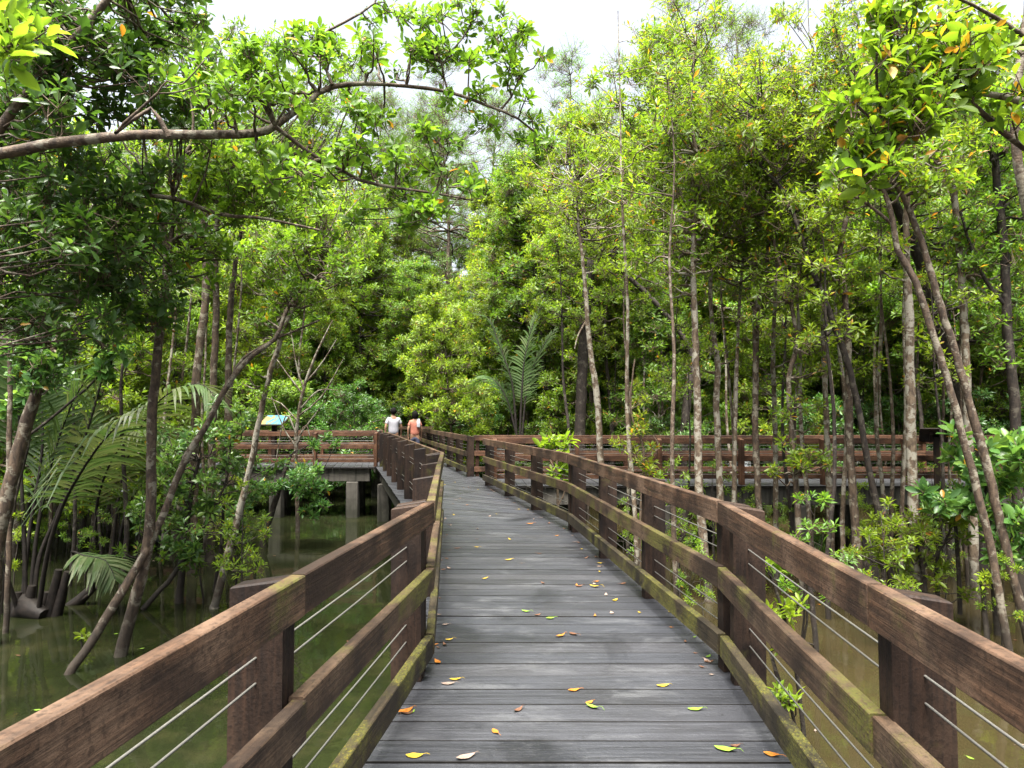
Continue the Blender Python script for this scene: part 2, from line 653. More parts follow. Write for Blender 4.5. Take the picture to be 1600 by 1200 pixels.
M_RAIL = wood_material("red brown rail wood", (0.080, 0.044, 0.026), (0.022, 0.014, 0.010), (0.120, 0.078, 0.052), 0.5)
M_RAIL_MOSS = wood_material("mossy rail wood", (0.062, 0.038, 0.023), (0.020, 0.013, 0.009), (0.088, 0.060, 0.038), 1.0, 0.35)
M_RAIL_LOW = wood_material("damp kick rail wood", (0.034, 0.025, 0.015), (0.012, 0.010, 0.007), (0.042, 0.034, 0.020), 0.95, 0.8)
M_POST = wood_material("brown post wood", (0.026, 0.014, 0.009), (0.008, 0.005, 0.004), (0.038, 0.023, 0.015), 0.25, 0.0, 2)
M_RAIL_RED = wood_material("rusty red rail wood", (0.090, 0.040, 0.021), (0.032, 0.016, 0.010), (0.115, 0.062, 0.036), 0.2)
M_POST_RED = wood_material("rusty red post wood", (0.085, 0.036, 0.018), (0.030, 0.014, 0.008), (0.110, 0.056, 0.031), 0.1, 0.0, 2)
M_CABLE = plain_material("grey wire rope", (0.075, 0.073, 0.066), 0.45, 0.5, 0.25, 200)
M_DECK = deck_material()
M_DECK_EDGE = plain_material("grimy shaded plank edge", (0.009, 0.008, 0.007), 0.9, 0.1, 0.3, 30)  # near-black plank sides: grime, plus the shade of the gaps put into the colour
M_WATER = water_material()
M_CONC = concrete_material()
M_BARK_PALE = bark_material("pale lichen bark", (0.1200, 0.0870, 0.0570), (0.0450, 0.0300, 0.0198), (0.2040, 0.1860, 0.1500), 0.75)
M_BARK = bark_material("brown bark", (0.0810, 0.0552, 0.0360), (0.0270, 0.0180, 0.0126), (0.1440, 0.1260, 0.0960), 0.4)
M_BARK_DARK = bark_material("dark bark", (0.0300, 0.0216, 0.0162), (0.0108, 0.0078, 0.0066), (0.0600, 0.0510, 0.0390), 0.2)
M_TWIG = plain_material("twig bark", (0.085, 0.060, 0.040), 0.8, 0.3, 0.4, 30)
M_STALK = plain_material("wet black palm stalk", (0.010, 0.0075, 0.006), 0.65, 0.2, 0.5, 14)

M_LIME = leaf_material("lime leaves", [(0.0, (0.060, 0.120, 0.010)), (0.45, (0.120, 0.200, 0.014)), (0.85, (0.185, 0.260, 0.020))], 0.58)
M_MID = leaf_material("mid green leaves", [(0.0, (0.044, 0.102, 0.011)), (0.5, (0.092, 0.178, 0.016)), (0.85, (0.150, 0.235, 0.021))], 0.55)
M_DARK = leaf_material("deep green leaves", [(0.0, (0.022, 0.062, 0.012)), (0.5, (0.046, 0.115, 0.017)), (0.85, (0.084, 0.170, 0.022))], 0.46, rough=0.36)
M_BLUE = leaf_material("blue green leaves", [(0.0, (0.028, 0.080, 0.023)), (0.5, (0.060, 0.140, 0.034)), (0.85, (0.118, 0.210, 0.038))], 0.47, rough=0.34)
M_PALM = leaf_material("palm leaflets", [(0.0, (0.026, 0.060, 0.014)), (0.5, (0.050, 0.090, 0.026)), (0.85, (0.085, 0.105, 0.045))], 0.32, rough=0.55)


# ------------------------------------------------------------------ setting: water
mb = MB()
mb.add([(-500, -300, 0), (500, -300, 0), (500, 700, 0), (-500, 700, 0)], np.array([[0, 1, 2, 3]]))
tag(mb.build("water", M_WATER, loc=(0, 0, WATER_Z)), "murky green brown tidal water under the boardwalk", kind="structure")


# ------------------------------------------------------------------ setting: boardwalk
def lerp(a, b, t):
    return np.asarray(a) + (np.asarray(b) - np.asarray(a)) * t


LEFT = [(-1.10, -1.5), (-0.50, 4.04), (-0.96, 9.25), (-3.68, 20.2), (-5.35, 26.9), (-5.9, 29.2)]
RIGHT = [(0.855, -1.5), (1.24, 4.04), (0.76, 9.0), (-0.58, 14.75), (-3.45, 26.3), (-3.9, 29.2)]
EDGE = 0.28
EDGES = (0.165, 0.175, 0.28, 0.28, 0.28, 0.28)

boardwalk = empty("boardwalk", (0, 8, 0))
tag(boardwalk, "wet grey plank boardwalk curving through the mangroves", kind="structure")


def offs(poly, sgn, edges):
    """move a polyline sideways by EDGE"""
    P = np.array(poly, float)
    out = []
    for i in range(len(P)):
        a = P[max(i - 1, 0)]
        b = P[min(i + 1, len(P) - 1)]
        t = (b - a) / np.linalg.norm(b - a)
        out.append(P[i] + sgn * edges[i] * np.array((-t[1], t[0])))
    return np.array(out)


def planks(mb, L0, L1, R0, R1, width=0.20):
    n = max(1, int(round(0.5 * (np.linalg.norm(np.subtract(L1, L0)) + np.linalg.norm(np.subtract(R1, R0))) / width)))
    gap = 0.0095
    for i in range(n):
        t0, t1 = i / n, (i + 1) / n
        ln = 0.5 * (np.linalg.norm(np.subtract(L1, L0)) + np.linalg.norm(np.subtract(R1, R0)))
        g = gap / ln * 0.5 * random.uniform(0.6, 1.3)
        a, b = lerp(L0, L1, t0 + g), lerp(L0, L1, t1 - g)
        c, d = lerp(R0, R1, t1 - g), lerp(R0, R1, t0 + g)
        e = random.uniform(-0.012, 0.012)
        u = (d - a) / np.linalg.norm(d - a)
        a, b, c, d = a + u * e, b + u * e, c + u * e, d + u * e
        z = random.uniform(-0.0022, 0.0022)
        zs = [z + random.uniform(-0.0012, 0.0012) for _ in range(4)]
        bv = 0.0015
        ctr = (a + b + c + d) / 4
        ab = (b - a) / np.linalg.norm(b - a)
        top = [a + ab * bv, b - ab * bv, c - ab * bv, d + ab * bv]
        V = [(p[0], p[1], zz - bv) for p, zz in zip((a, b, c, d), zs)]
        V += [(p[0], p[1], zz) for p, zz in zip(top, zs)]
        V += [(p[0], p[1], -0.045) for p in (a, b, c, d)]
        F = [(4, 7, 6, 5), (0, 4, 5, 1), (3, 2, 6, 7), (0, 3, 7, 4), (1, 5, 6, 2), (8, 0, 1, 9), (10, 2, 3, 11), (9, 1, 2, 10), (11, 3, 0, 8)]
        tn = random.random()
        mb.add(V, [np.array(F[:1])], 0, tn)
        b0 = mb.nv - len(V)
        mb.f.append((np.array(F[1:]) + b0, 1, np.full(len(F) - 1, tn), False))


LO, RO = offs(LEFT, +1, (0.02, 0.10) + EDGES[2:]), offs(RIGHT, -1, EDGES)
mb = MB()
for i in range(len(LEFT) - 1):
    planks(mb, LO[i], LO[i + 1], RO[i], RO[i + 1])
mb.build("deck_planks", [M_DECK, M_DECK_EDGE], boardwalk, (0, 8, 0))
# right arm and left arm
ARM_R = (15.0, 16.9)
ARM_L = (20.2, 22.25)
mb = MB()
planks(mb, (-0.42, ARM_R[1] + EDGE), (16.0, ARM_R[1] + EDGE), (-0.28, ARM_R[0] - EDGE), (16.0, ARM_R[0] - EDGE))
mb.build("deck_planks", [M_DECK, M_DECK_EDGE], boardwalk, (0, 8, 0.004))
mb = MB()
planks(mb, (-15, ARM_L[1] + EDGE), (-4.42, ARM_L[1] + EDGE), (-15, ARM_L[0] - EDGE), (-3.92, ARM_L[0] - EDGE))
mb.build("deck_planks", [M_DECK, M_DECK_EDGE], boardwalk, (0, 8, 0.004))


def beam(P0, P1, w=0.22, z0=-0.42, z1=-0.05):
    a, b = Vector((*P0, 0)), Vector((*P1, 0))
    d = b - a
    m = MB()
    m.box((0, -w / 2, z0), (d.length, w / 2, z1), bevel=0.012)
    me = m.mesh("beam", M_CONC)
    return link("beam", me, boardwalk, a - Vector((0, 8, 0)), (0, 0, math.atan2(d.y, d.x)))


def inset(P, Q, t=0.03):
    return lerp(P, Q, t), lerp(P, Q, 1 - t)


for i in range(len(LEFT) - 1):
    a, b = lerp(LO[i], RO[i], 0.10), lerp(LO[i + 1], RO[i + 1], 0.10)
    beam(*inset(a, b))
    a, b = lerp(RO[i], LO[i], 0.10), lerp(RO[i + 1], LO[i + 1], 0.10)
    beam(*inset(a, b))
beam((-0.2, ARM_R[0] - 0.08), (15.8, ARM_R[0] - 0.08))
beam((-0.6, ARM_R[1] + 0.08), (15.8, ARM_R[1] + 0.08))
beam((-14.8, ARM_L[0] - 0.08), (-4.1, ARM_L[0] - 0.08))
beam((-14.8, ARM_L[1] + 0.08), (-4.6, ARM_L[1] + 0.08))

pm = MB()
pm.box((-0.17, -0.17, WATER_Z - 0.6), (0.17, 0.17, -0.425), bevel=0.02)
PILE = pm.mesh("pile", M_CONC)
for (x, y) in [(-0.55, 3.2), (0.95, 3.2), (-0.62, 7.2), (0.72, 7.2), (-1.45, 11.9), (-0.05, 11.9), (-2.55, 16.3), (-1.2, 16.3), (-3.55, 19.4), (-2.2, 20.6),
               (-4.6, 20.12), (-6.8, 20.12), (-9.6, 20.12), (-12.4, 20.12), (-4.9, 22.3), (-7.3, 22.3), (-10.2, 22.3), (0.6, 14.95), (3.2, 14.95), (6.2, 14.95), (9.3, 14.95), (12.3, 14.95),
               (1.2, 16.95), (4.7, 16.95), (8.0, 16.95), (11.2, 16.95), (-4.9, 25.2), (-3.4, 25.2)]:
    link("pile", PILE, boardwalk, (x, y - 8, 0), (0, 0, random.uniform(-0.05, 0.05)))


# ------------------------------------------------------------------ railings
RAIL_Z = ((0.873, 1.0), (0.500, 0.622), (0.118, 0.238))
RAIL_T = 0.05
POST_W, POST_D = 0.085, 0.175


def post_mesh(mat):
    m = MB()
    h0, h1 = 0.988, 0.962
    w, d0, d1, b = POST_W / 2, 0.0, POST_D, 0.006
    V = []
    for z0, z1, ins in ((0.0, 0.0, 0.0), (h0 - b, h1 - b, 0.0), (h0, h1, b)):
        V += [(-w + ins, d0 + ins, z0), (w - ins, d0 + ins, z0), (w - ins, d1 - ins, z1), (-w + ins, d1 - ins, z1)]
    F = []
    for r in (0, 4):
        for k in range(4):
            F.append((r + k, r + (k + 1) % 4, r + 4 + (k + 1) % 4, r + 4 + k))
    F.append((8, 9, 10, 11))
    m.add(V, np.array(F))
    return m.mesh("post", mat)


POSTS = {False: post_mesh(M_POST), True: post_mesh(M_POST_RED)}


def railing(label, P0, P1, out_sign, n_bays, red=False, joint=2, top_mat=None, ends=(0.10, 0.10), posts=None):
    """posts stand on the outer side, three rails on the inner side, four wire ropes run through the posts"""
    a, b = Vector((*P0, 0.0)), Vector((*P1, 0.0))
    d = b - a
    L = d.length
    ang = math.atan2(d.y, d.x)
    root = empty("wooden_railing", a, ang)
    tag(root, label, "railing", "timber railings along the boardwalk")
    flip = 0.0 if out_sign > 0 else math.pi
    ts = posts if posts is not None else [ends[0] + (L - sum(ends)) * i / n_bays for i in range(n_bays + 1)]
    for x in ts:
        dz = random.uniform(-0.006, 0.006)
        link("post", POSTS[red], root, (x, 0, dz), (random.uniform(-0.008, 0.008), random.uniform(-0.008, 0.008), flip))
    mats = (M_RAIL_RED,) * 3 if red else (top_mat or M_RAIL, M_RAIL_MOSS, M_RAIL_LOW)
    cuts = [0.012] + [ts[i] for i in range(joint, len(ts) - 1, joint)] + [L - 0.012]
    for (z0, z1), mt in zip(RAIL_Z, mats):
        for c0, c1 in zip(cuts[:-1], cuts[1:]):
            m = MB()
            nseg = max(2, int((c1 - c0) / 0.35))
            h = (z1 - z0) / 2
            xs = np.linspace(0, c1 - c0 - 0.005, nseg + 1)
            # a long board with eased edges and a faint warp
            prof = [(-0.5, -1 + 0.05), (-0.44, -1), (0.44, -1), (0.5, -1 + 0.05), (0.5, 1 - 0.07), (0.42, 1), (-0.42, 1), (-0.5, 1 - 0.07)]
            wob = np.cumsum(RNG.normal(0, 0.0012, nseg + 1))
            V = np.array([[(x, q * RAIL_T + w, r * h + w * 0.6) for q, r in prof] for x, w in zip(xs, wob)])
            k = len(prof)
            i = np.arange(nseg)[:, None] * k
            j = np.arange(k)[None, :]
            jn = (j + 1) % k
            Fq = np.stack([i + j, i + k + j, i + k + jn, i + jn], -1).reshape(-1, 4)
            m.add(V.reshape(-1, 3), Fq)
            m.add(V[0], np.arange(k)[None, :])
            m.add(V[-1], np.arange(k)[None, ::-1])
            m.build("rail", mt, root, loc=(c0, -out_sign * (RAIL_T / 2 + 0.002), (z0 + z1) / 2))
    for z in (0.750, 0.672, 0.315, 0.220):
        m = MB()
        n = 2 * n_bays
        P = [(x, out_sign * POST_D * 0.5, z - 0.004 * (i % 2)) for i, x in enumerate(np.linspace(0.05, L - 0.05, n + 1))]
        m.tube(P, 0.0042, 6)
        m.build("cable", M_CABLE, root)
    return root


def seg(P, i, a=0.0, b=0.0):
    p, q = np.array(P[i]), np.array(P[i + 1])
    u = (q - p) / np.linalg.norm(q - p)
    return p + u * a, q - u * b


p, q = seg(LEFT, 0)
railing("brown plank railing on the left in front, running down to the bottom left corner", p, q, 1, 3, posts=[0.05, 1.9, 3.72, 5.52])
p, q = seg(LEFT, 1)
railing("middle stretch of left railing between the first and second bends, seen edge on", p, q, 1, 3, top_mat=M_RAIL_MOSS)
p, q = seg(LEFT, 2)
railing("left railing beyond the second bend with a row of posts leading to the walkers", p, q, 1, 7)
p, q = seg(RIGHT, 0)
railing("brown plank railing on the right in front, running down to the right edge", p, q, -1, 3, posts=[0.1, 1.75, 3.58, 5.45])
p, q = seg(RIGHT, 1)
railing("dark brown right railing between its first and second bends, mossy kick rail", p, q, -1, 3, ends=(0.10, 0.07))
p, q = seg(RIGHT, 2)
railing("right railing past its second bend, ending where the side boardwalk branches off", p, q, -1, 3, ends=(0.07, 0.06))
k = lerp(RIGHT[3], RIGHT[4], 0.172)
railing("far right railing with mossy middle rail beside the two walkers", k, RIGHT[4], -1, 6)
railing("rusty red near railing of the side boardwalk on the right", (-0.46, ARM_R[0]), (15.6, ARM_R[0]), -1, 9, red=True)
railing("far railing of the side boardwalk on the right, behind the red one", (-0.95, ARM_R[1]), (15.6, ARM_R[1]), 1, 9, red=True)
railing("reddish near railing of the left side boardwalk beside the information board", (-14.6, ARM_L[0]), (-3.85, ARM_L[0]), -1, 6, red=True)
railing("far railing of the left side boardwalk, behind the information board", (-14.6, ARM_L[1]), (-4.32, ARM_L[1]), 1, 6, red=True)
p, q = seg(LEFT, 3)
railing("short dark railing left of the walkers beyond the left side boardwalk", lerp(p, q, 0.31), q, 1, 3)
railing("dark railing across the far end of the boardwalk behind the walkers", (-6.4, 29.4), (-3.3, 29.4), 1, 2)
railing("dark far right railing where the boardwalk bends out of sight", RIGHT[4], RIGHT[5], -1, 2)


# ------------------------------------------------------------------ information boards
def lectern(name, label, base, rz, panel_w, panel_d, zc, tilt, face_mat, frame_mat):
    root = empty(name, base, rz)
    tag(root, label, "sign")
    m = MB()
    m.box((-0.06, -0.06, 0.0), (0.06, 0.06, zc - 0.05), bevel=0.006)
    m.build("post", frame_mat, root)
    R = Matrix.Translation((0, 0, zc)) @ Matrix.Rotation(tilt, 4, 'X')
    m = MB()
    m.box((-panel_w / 2, -panel_d / 2, -0.03), (panel_w / 2, panel_d / 2, 0.0), bevel=0.006, M=R)
    fr = m.build("panel_frame", frame_mat, root)
    m = MB()
    m.box((-panel_w / 2 + 0.035, -panel_d / 2 + 0.035, 0.001), (panel_w / 2 - 0.035, panel_d / 2 - 0.035, 0.006), M=R)
    m.build("panel_face", face_mat, root)
    m = MB()
    for sx in (-1, 1):
        m.box((sx * 0.10 - 0.025, -panel_d * 0.32, -0.10), (sx * 0.10 + 0.025, panel_d * 0.32, -0.032), bevel=0.004, M=R)
    m.build("bracket", frame_mat, root)
    return root


b = at(429, 661, 21.6)
lectern("information_board", "tilted information board with blue and orange map on the left side boardwalk", (b[0], 21.6, 0.0), math.radians(-14), 0.86, 0.62, 1.34, math.radians(30), picture_material(), M_POST)
b = on_level(1463, 763, 0.0)
lectern("information_board", "dark wooden information board seen from behind at the right side boardwalk", (9.0, 14.70, 0.0), math.radians(152), 0.62, 0.55, 1.08, math.radians(32), M_POST, M_POST)


# ------------------------------------------------------------------ people (seen from behind, walking away)
def skin(name, verts, edges, mat, parent, root_ix=0, sub=2, loc=(0, 0, 0)):
    me = bpy.data.meshes.new(name)
    me.from_pydata([v[:3] for v in verts], edges, [])
    o = link(name, me, parent, loc)
    md = o.modifiers.new("Skin", 'SKIN')
    md.use_smooth_shade = True
    sv = me.skin_vertices[0].data
    for i, v in enumerate(verts):
        r = v[3]
        sv[i].radius = r if isinstance(r, tuple) else (r, r)
        sv[i].use_root = (i == root_ix)
    o.modifiers.new("Subdivision", 'SUBSURF').levels = sub
    o.modifiers["Subdivision"].render_levels = sub
    me.materials.append(mat)
    return o


M_SKIN = plain_material("tanned skin", (0.17, 0.095, 0.060), 0.6, 0.2, 0.06, 10)
M_HAIR = plain_material("black hair", (0.006, 0.0055, 0.0055), 0.95, 0.03, 0.3, 80)
M_WHITE = plain_material("pale lilac white cotton", (0.23, 0.225, 0.25), 0.8, 0.2, 0.05, 12)
M_TAN = plain_material("khaki cotton", (0.12, 0.09, 0.06), 0.8, 0.2, 0.08, 12)
M_SALMON = plain_material("salmon pink cotton", (0.24, 0.088, 0.060), 0.8, 0.2, 0.06, 12)
M_DENIM = plain_material("dark blue denim", (0.020, 0.023, 0.040), 0.8, 0.2, 0.15, 40)
M_SHOE = plain_material("dark shoes", (0.04, 0.04, 0.045), 0.6)
M_TOWEL = plain_material("pale grey towel", (0.19, 0.20, 0.22), 0.85, 0.2, 0.05, 30)


def person(label, base, rz, hgt, sh, hair_long, shirt, trousers, stride, arm_swing, extra=None):
    """y forward; figure of height hgt, half shoulder width sh"""
    k = hgt / 1.70
    root = empty("person", base, rz)
    tag(root, label, "person", "walkers on the boardwalk")
    V, E = [], []

    def v(x, y, z, r, prev=None):
        V.append((x * k, y * k, z * k, tuple(q * k for q in r) if isinstance(r, tuple) else r * k))
        if prev is not None:
            E.append((prev, len(V) - 1))
        return len(V) - 1

    pel = v(0, 0, 0.92, (0.145, 0.10))
    bel = v(0, 0.005, 1.06, (0.130, 0.09), pel)
    che = v(0, 0.0, 1.24, (0.150, 0.10), bel)
    clav = v(0, -0.01, 1.38, (0.110, 0.07), che)
    nek = v(0, 0.0, 1.465, 0.052, clav)
    jaw = v(0, 0.025, 1.53, (0.062, 0.075), nek)
    head = v(0, 0.015, 1.60, (0.078, 0.095), jaw)
    v(0, 0.005, 1.665, (0.055, 0.065), head)
    v(0, 0.118, 1.575, 0.014, head)                      # nose
    for s in (-1, 1):
        v(s * 0.088, 0.0, 1.585, 0.014, head)            # ears
        sh_ = v(s * (sh - 0.04), -0.01, 1.362, 0.050, clav)
        el = v(s * (sh + 0.035), -0.02 + s * arm_swing * 0.5, 1.12, 0.041, sh_)
        wr = v(s * (sh + 0.035), 0.05 + s * arm_swing, 0.885, 0.027, el)
        pa = v(s * (sh + 0.03), 0.065 + s * arm_swing, 0.82, (0.018, 0.036), wr)
        for f, (dy, ln) in enumerate(((-0.030, 0.065), (-0.010, 0.082), (0.010, 0.078), (0.028, 0.060))):
            m1 = v(s * (sh + 0.026), 0.068 + s * arm_swing + dy, 0.795 - ln * 0.45, 0.0085, pa)
            v(s * (sh + 0.012), 0.072 + s * arm_swing + dy, 0.795 - ln, 0.0075, m1)
        t1 = v(s * (sh + 0.012), 0.115 + s * arm_swing, 0.815, 0.0095, pa)
        v(s * (sh + 0.004), 0.128 + s * arm_swing, 0.785, 0.008, t1)
        st = s * stride
        hp = v(s * 0.085, 0, 0.87, 0.088, pel)
        kn = v(s * 0.085, st * 0.5 + 0.02, 0.49, 0.058, hp)
        an = v(s * 0.085, st - (0.03 if st < 0 else 0.0), 0.095, 0.036, kn)
        he = v(s * 0.085, st - 0.03, 0.045, 0.034, an)
        v(s * 0.09, st + 0.13, 0.033, (0.036, 0.024), he)
    skin("body", V, E, M_SKIN, root)
    # shirt
    W, G = [], []

    def w(x, y, z, r, prev=None):
        W.append((x * k, y * k, z * k, tuple(q * k for q in r) if isinstance(r, tuple) else r * k))
        if prev is not None:
            G.append((prev, len(W) - 1))
        return len(W) - 1

    a = w(0, 0, 0.86, (0.178, 0.130))
    b_ = w(0, 0.005, 1.06, (0.166, 0.122), a)
    c_ = w(0, 0, 1.25, (0.180, 0.126), b_)
    d_ = w(0, -0.01, 1.385, (0.125, 0.085), c_)
    w(0, -0.005, 1.445, 0.066, d_)
    for s in (-1, 1):
        e_ = w(s * (sh - 0.045), -0.01, 1.362, 0.060, d_)
        w(s * (sh + 0.018), -0.015 + s * arm_swing * 0.25, 1.20, 0.060, e_)
    skin("shirt", W, G, shirt, root)
    # trousers
    W, G = [], []
    a = w(0, 0, 0.93, (0.158, 0.112))
    b_ = w(0, 0, 0.86, (0.165, 0.118), a)
    for s in (-1, 1):
        st = s * stride
        h_ = w(s * 0.088, 0, 0.80, 0.102, b_)
        n_ = w(s * 0.086, st * 0.5 + 0.015, 0.49, 0.076, h_)
        w(s * 0.086, st - 0.02, 0.11, 0.066, n_)
    skin("trousers", W, G, trousers, root)
    # shoes
    W, G = [], []
    for s in (-1, 1):
        st = s * stride
        a = w(s * 0.086, st - 0.05, 0.042, 0.042)
        w(s * 0.092, st + 0.15, 0.034, (0.046, 0.032), a)
    o = None
    for i in range(2):
        o = skin("shoe", W[2 * i:2 * i + 2], [(0, 1)], M_SHOE, root)
    # hair: a cap that leaves the face free and falls lower at the back
    hm = MB()
    nu, nv = 18, 12
    V = []
    for j in range(nv):
        p = math.pi * (j + 0.5) / nv
        for i in range(nu):
            q = 2 * math.pi * i / nu
            x, y, z = math.sin(p) * math.cos(q), math.sin(p) * math.sin(q), math.cos(p)
            zz = z * 0.118 if z > 0 else z * (0.185 if hair_long else 0.105)
            f = 1.0 - max(0.0, y) * max(0.0, 0.35 - z) * 0.75
            V.append((x * (0.094 if not hair_long else 0.104) * k * f, (y * 0.112 * f - 0.012) * k, (1.612 + zz) * k))
    F = [[j * nu + i, (j + 1) * nu + i, (j + 1) * nu + (i + 1) % nu, j * nu + (i + 1) % nu] for j in range(nv - 1) for i in range(nu)]
    hm.add(V, np.array(F), 0, None, True)
    hm.add(V[:nu], np.arange(nu)[None, :])
    hm.add(V[-nu:], np.arange(nu)[None, ::-1])
    hm.build("hair", M_HAIR, root)
    if extra:
        extra(root, k)
    return root


def towel(root, k):
    W = [(0.10 * k, 0.095 * k, 1.33 * k, (0.060 * k, 0.016 * k)), (0.105 * k, 0.01 * k, 1.465 * k, (0.060 * k, 0.016 * k)),
         (0.105 * k, -0.135 * k, 1.34 * k, (0.062 * k, 0.016 * k)), (0.105 * k, -0.145 * k, 1.17 * k, (0.062 * k, 0.016 * k))]
    o = skin("towel", W, [(0, 1), (1, 2), (2, 3)], M_TOWEL, root)
    return o


hd = math.radians(14)
person("person in a pale lilac short sleeved shirt walking away, seen from behind", (at(614.5, 700, 21.3)[0], 21.3, 0.0), hd, 1.70, 0.205, False, M_WHITE, M_TAN, 0.16, 0.06)
person("person in a salmon pink top and dark jeans walking away with a towel", (at(648, 700, 21.6)[0], 21.6, 0.0), hd, 1.60, 0.185, True, M_SALMON, M_DENIM, -0.14, 0.05, towel)


# ------------------------------------------------------------------ fallen leaves on the deck
def fallen_leaf_mesh(name, mat, L, W, curl):
    m = MB()
    n = 7
    t = np.linspace(0, 1, n)
    w = W * np.sin(np.pi * np.clip(t, 0.02, 0.985) ** 0.85) * 0.5
    z = curl * L * (t - 0.45) ** 2 + 0.004
    V, F = [], []
    for i in range(n):
        e = 0.35 * curl * w[i] + RNG.normal(0, 0.0015)
        V += [(t[i] * L - L / 2, -w[i], z[i] + abs(e)), (t[i] * L - L / 2, 0.003 * math.sin(5 * t[i]), z[i]), (t[i] * L - L / 2, w[i], z[i] + abs(e) * 0.8)]
    for i in range(n - 1):
        for k in (0, 1):
            a = i * 3 + k
            F.append((a, a + 3, a + 4, a + 1))
    m.add(V, np.array(F), 0, None, True)
    m.tube([(L / 2 - 0.004, 0, z[-1]), (L / 2 + 0.012, 0.003, z[-1] + 0.002), (L / 2 + 0.025, 0.007, 0.004)], 0.0012, 4)
    return m.mesh(name, mat)


FALL = {
    "yellow": plain_material("yellow fallen leaf", (0.26, 0.175, 0.018), 0.6, 0.2, 0.25, 60),
    "orange": plain_material("orange fallen leaf", (0.24, 0.085, 0.012), 0.6, 0.2, 0.3, 60),
    "brown": plain_material("brown fallen leaf", (0.075, 0.034, 0.018), 0.6, 0.3, 0.3, 60),
    "green": plain_material("green fallen leaf", (0.11, 0.19, 0.022), 0.5, 0.25, 0.2, 60),
    "pale": plain_material("pale fallen leaf", (0.15, 0.11, 0.088), 0.7, 0.2, 0.2, 60),
}
FALL_MESH = {c: [fallen_leaf_mesh("fallen_leaf", FALL[c], L, W, cu) for L, W, cu in ((0.10, 0.045, 0.35), (0.085, 0.035, 0.6), (0.075, 0.04, 0.25))] for c in FALL}
spots = [  # px, py, colour, size, turn, what singles it out
    (648, 1182, "yellow", 1.05, 0.2, "large round yellow fallen leaf at the bottom edge of the deck"),
    (728, 1184, "pale", 0.95, 0.5, "pale narrow fallen leaf beside the large yellow one"),
    (633, 1112, "orange", 1.0, 0.6, "curled orange brown fallen leaf beside the left kick rail"),
    (644, 1113, "green", 0.45, 1.0, "tiny green leaf next to the curled orange leaf"),
    (774, 1144, "orange", 0.72, -0.9, "small tan fallen leaf alone in front of the middle"),
    (810, 1110, "brown", 0.8, 0.9, "reddish brown fallen leaf left of the bright green one"),
    (926, 1106, "green", 0.95, -0.5, "bright green fallen leaf in the middle of the front planks"),
    (921, 1098, "orange", 0.7, 0.8, "orange leaf tucked behind the bright green fallen leaf"),
    (897, 1079, "orange", 0.9, 0.1, "tan fallen leaf behind the bright green one"),
    (1036, 1072, "yellow", 0.75, 0.3, "yellow fallen leaf on the right half of the front planks"),
    (1087, 1109, "green", 0.8, 0.0, "pale green fallen leaf alone toward the right kick rail"),
    (1134, 1172, "green", 1.0, -0.5, "green fallen leaf near the bottom right of the deck"),
    (1149, 1166, "brown", 0.6, 0.2, "brown scrap of leaf touching the green one at bottom right"),
    (1206, 1180, "orange", 0.95, -0.5, "bright orange fallen leaf against the right kick rail"),
    (712, 1062, "yellow", 0.7, 0.0, "yellow fallen leaf near the first left post"),
    (701, 1069, "pale", 0.8, 0.1, "pale pinkish fallen leaf in front of the first left post"),
    (1108, 1034, "brown", 0.85, 0.2, "brown fallen leaf beside the right corner post"),
    (1107, 1026, "green", 0.5, 0.9, "small green leaf beside the right corner post"),
    (860, 966, "green", 0.9, 0.1, "yellow green fallen leaf halfway to the first bend"),
    (822, 956, "green", 0.85, -0.2, "light green fallen leaf left of the yellow green one"),
    (840, 961, "brown", 0.6, 0.7, "small brown leaf between two green fallen leaves"),
    (930, 917, "yellow", 1.2, -0.3, "yellow fallen leaves pair on the damp patch of deck"),
    (905, 916, "brown", 0.95, 0.5, "brown curled leaf beside the damp patch"),
    (896, 991, "brown", 1.0, -0.9, "dark brown twisted leaf in mid deck"),
    (876, 994, "orange", 0.9, 0.3, "tan leaf beside the dark brown twisted leaf"),
    (702, 1000, "yellow", 0.7, 0.1, "yellow leaf close to the left kick rail"),
    (696, 976, "pale", 0.7, 0.1, "pale leaf close to the left kick rail"),
    (961, 938, "yellow", 0.7, 0.8, "small yellow leaf right of the damp patch"),
    (1049, 957, "yellow", 0.6, 0.0, "small yellow leaf under the right railing's first bay"),
    (795, 875, "yellow", 0.9, 0.2, "yellow leaf in the middle of the second stretch"),
    (745, 855, "yellow", 0.8, 0.1, "yellow leaf left of centre on the second stretch"),
    (714, 857, "brown", 0.9, 0.2, "dark brown leaf left on the second stretch"),
    (937, 880, "yellow", 0.8, 0.1, "yellow leaf right on the second stretch"),
    (828, 819, "orange", 1.3, 0.0, "orange leaf litter near the right railing's second bend"),
    (758, 904, "yellow", 0.7, 0.4, "faint yellow leaf left of the damp patch"),
    (1085, 996, "green", 0.4, 0.5, "scrap of green leaf near the right kick rail"),
]
for (px, py, c, sz, rz, lab) in spots:
    g = on_level(px, py, 0.003)
    o = link("fallen_leaf", random.choice(FALL_MESH[c]), None, g, (random.uniform(-0.06, 0.06), random.uniform(-0.06, 0.06), rz + random.uniform(-0.2, 0.2)))
    o.scale = (sz,) * 3
    tag(o, lab, "fallen leaf", "fallen leaves on the deck")
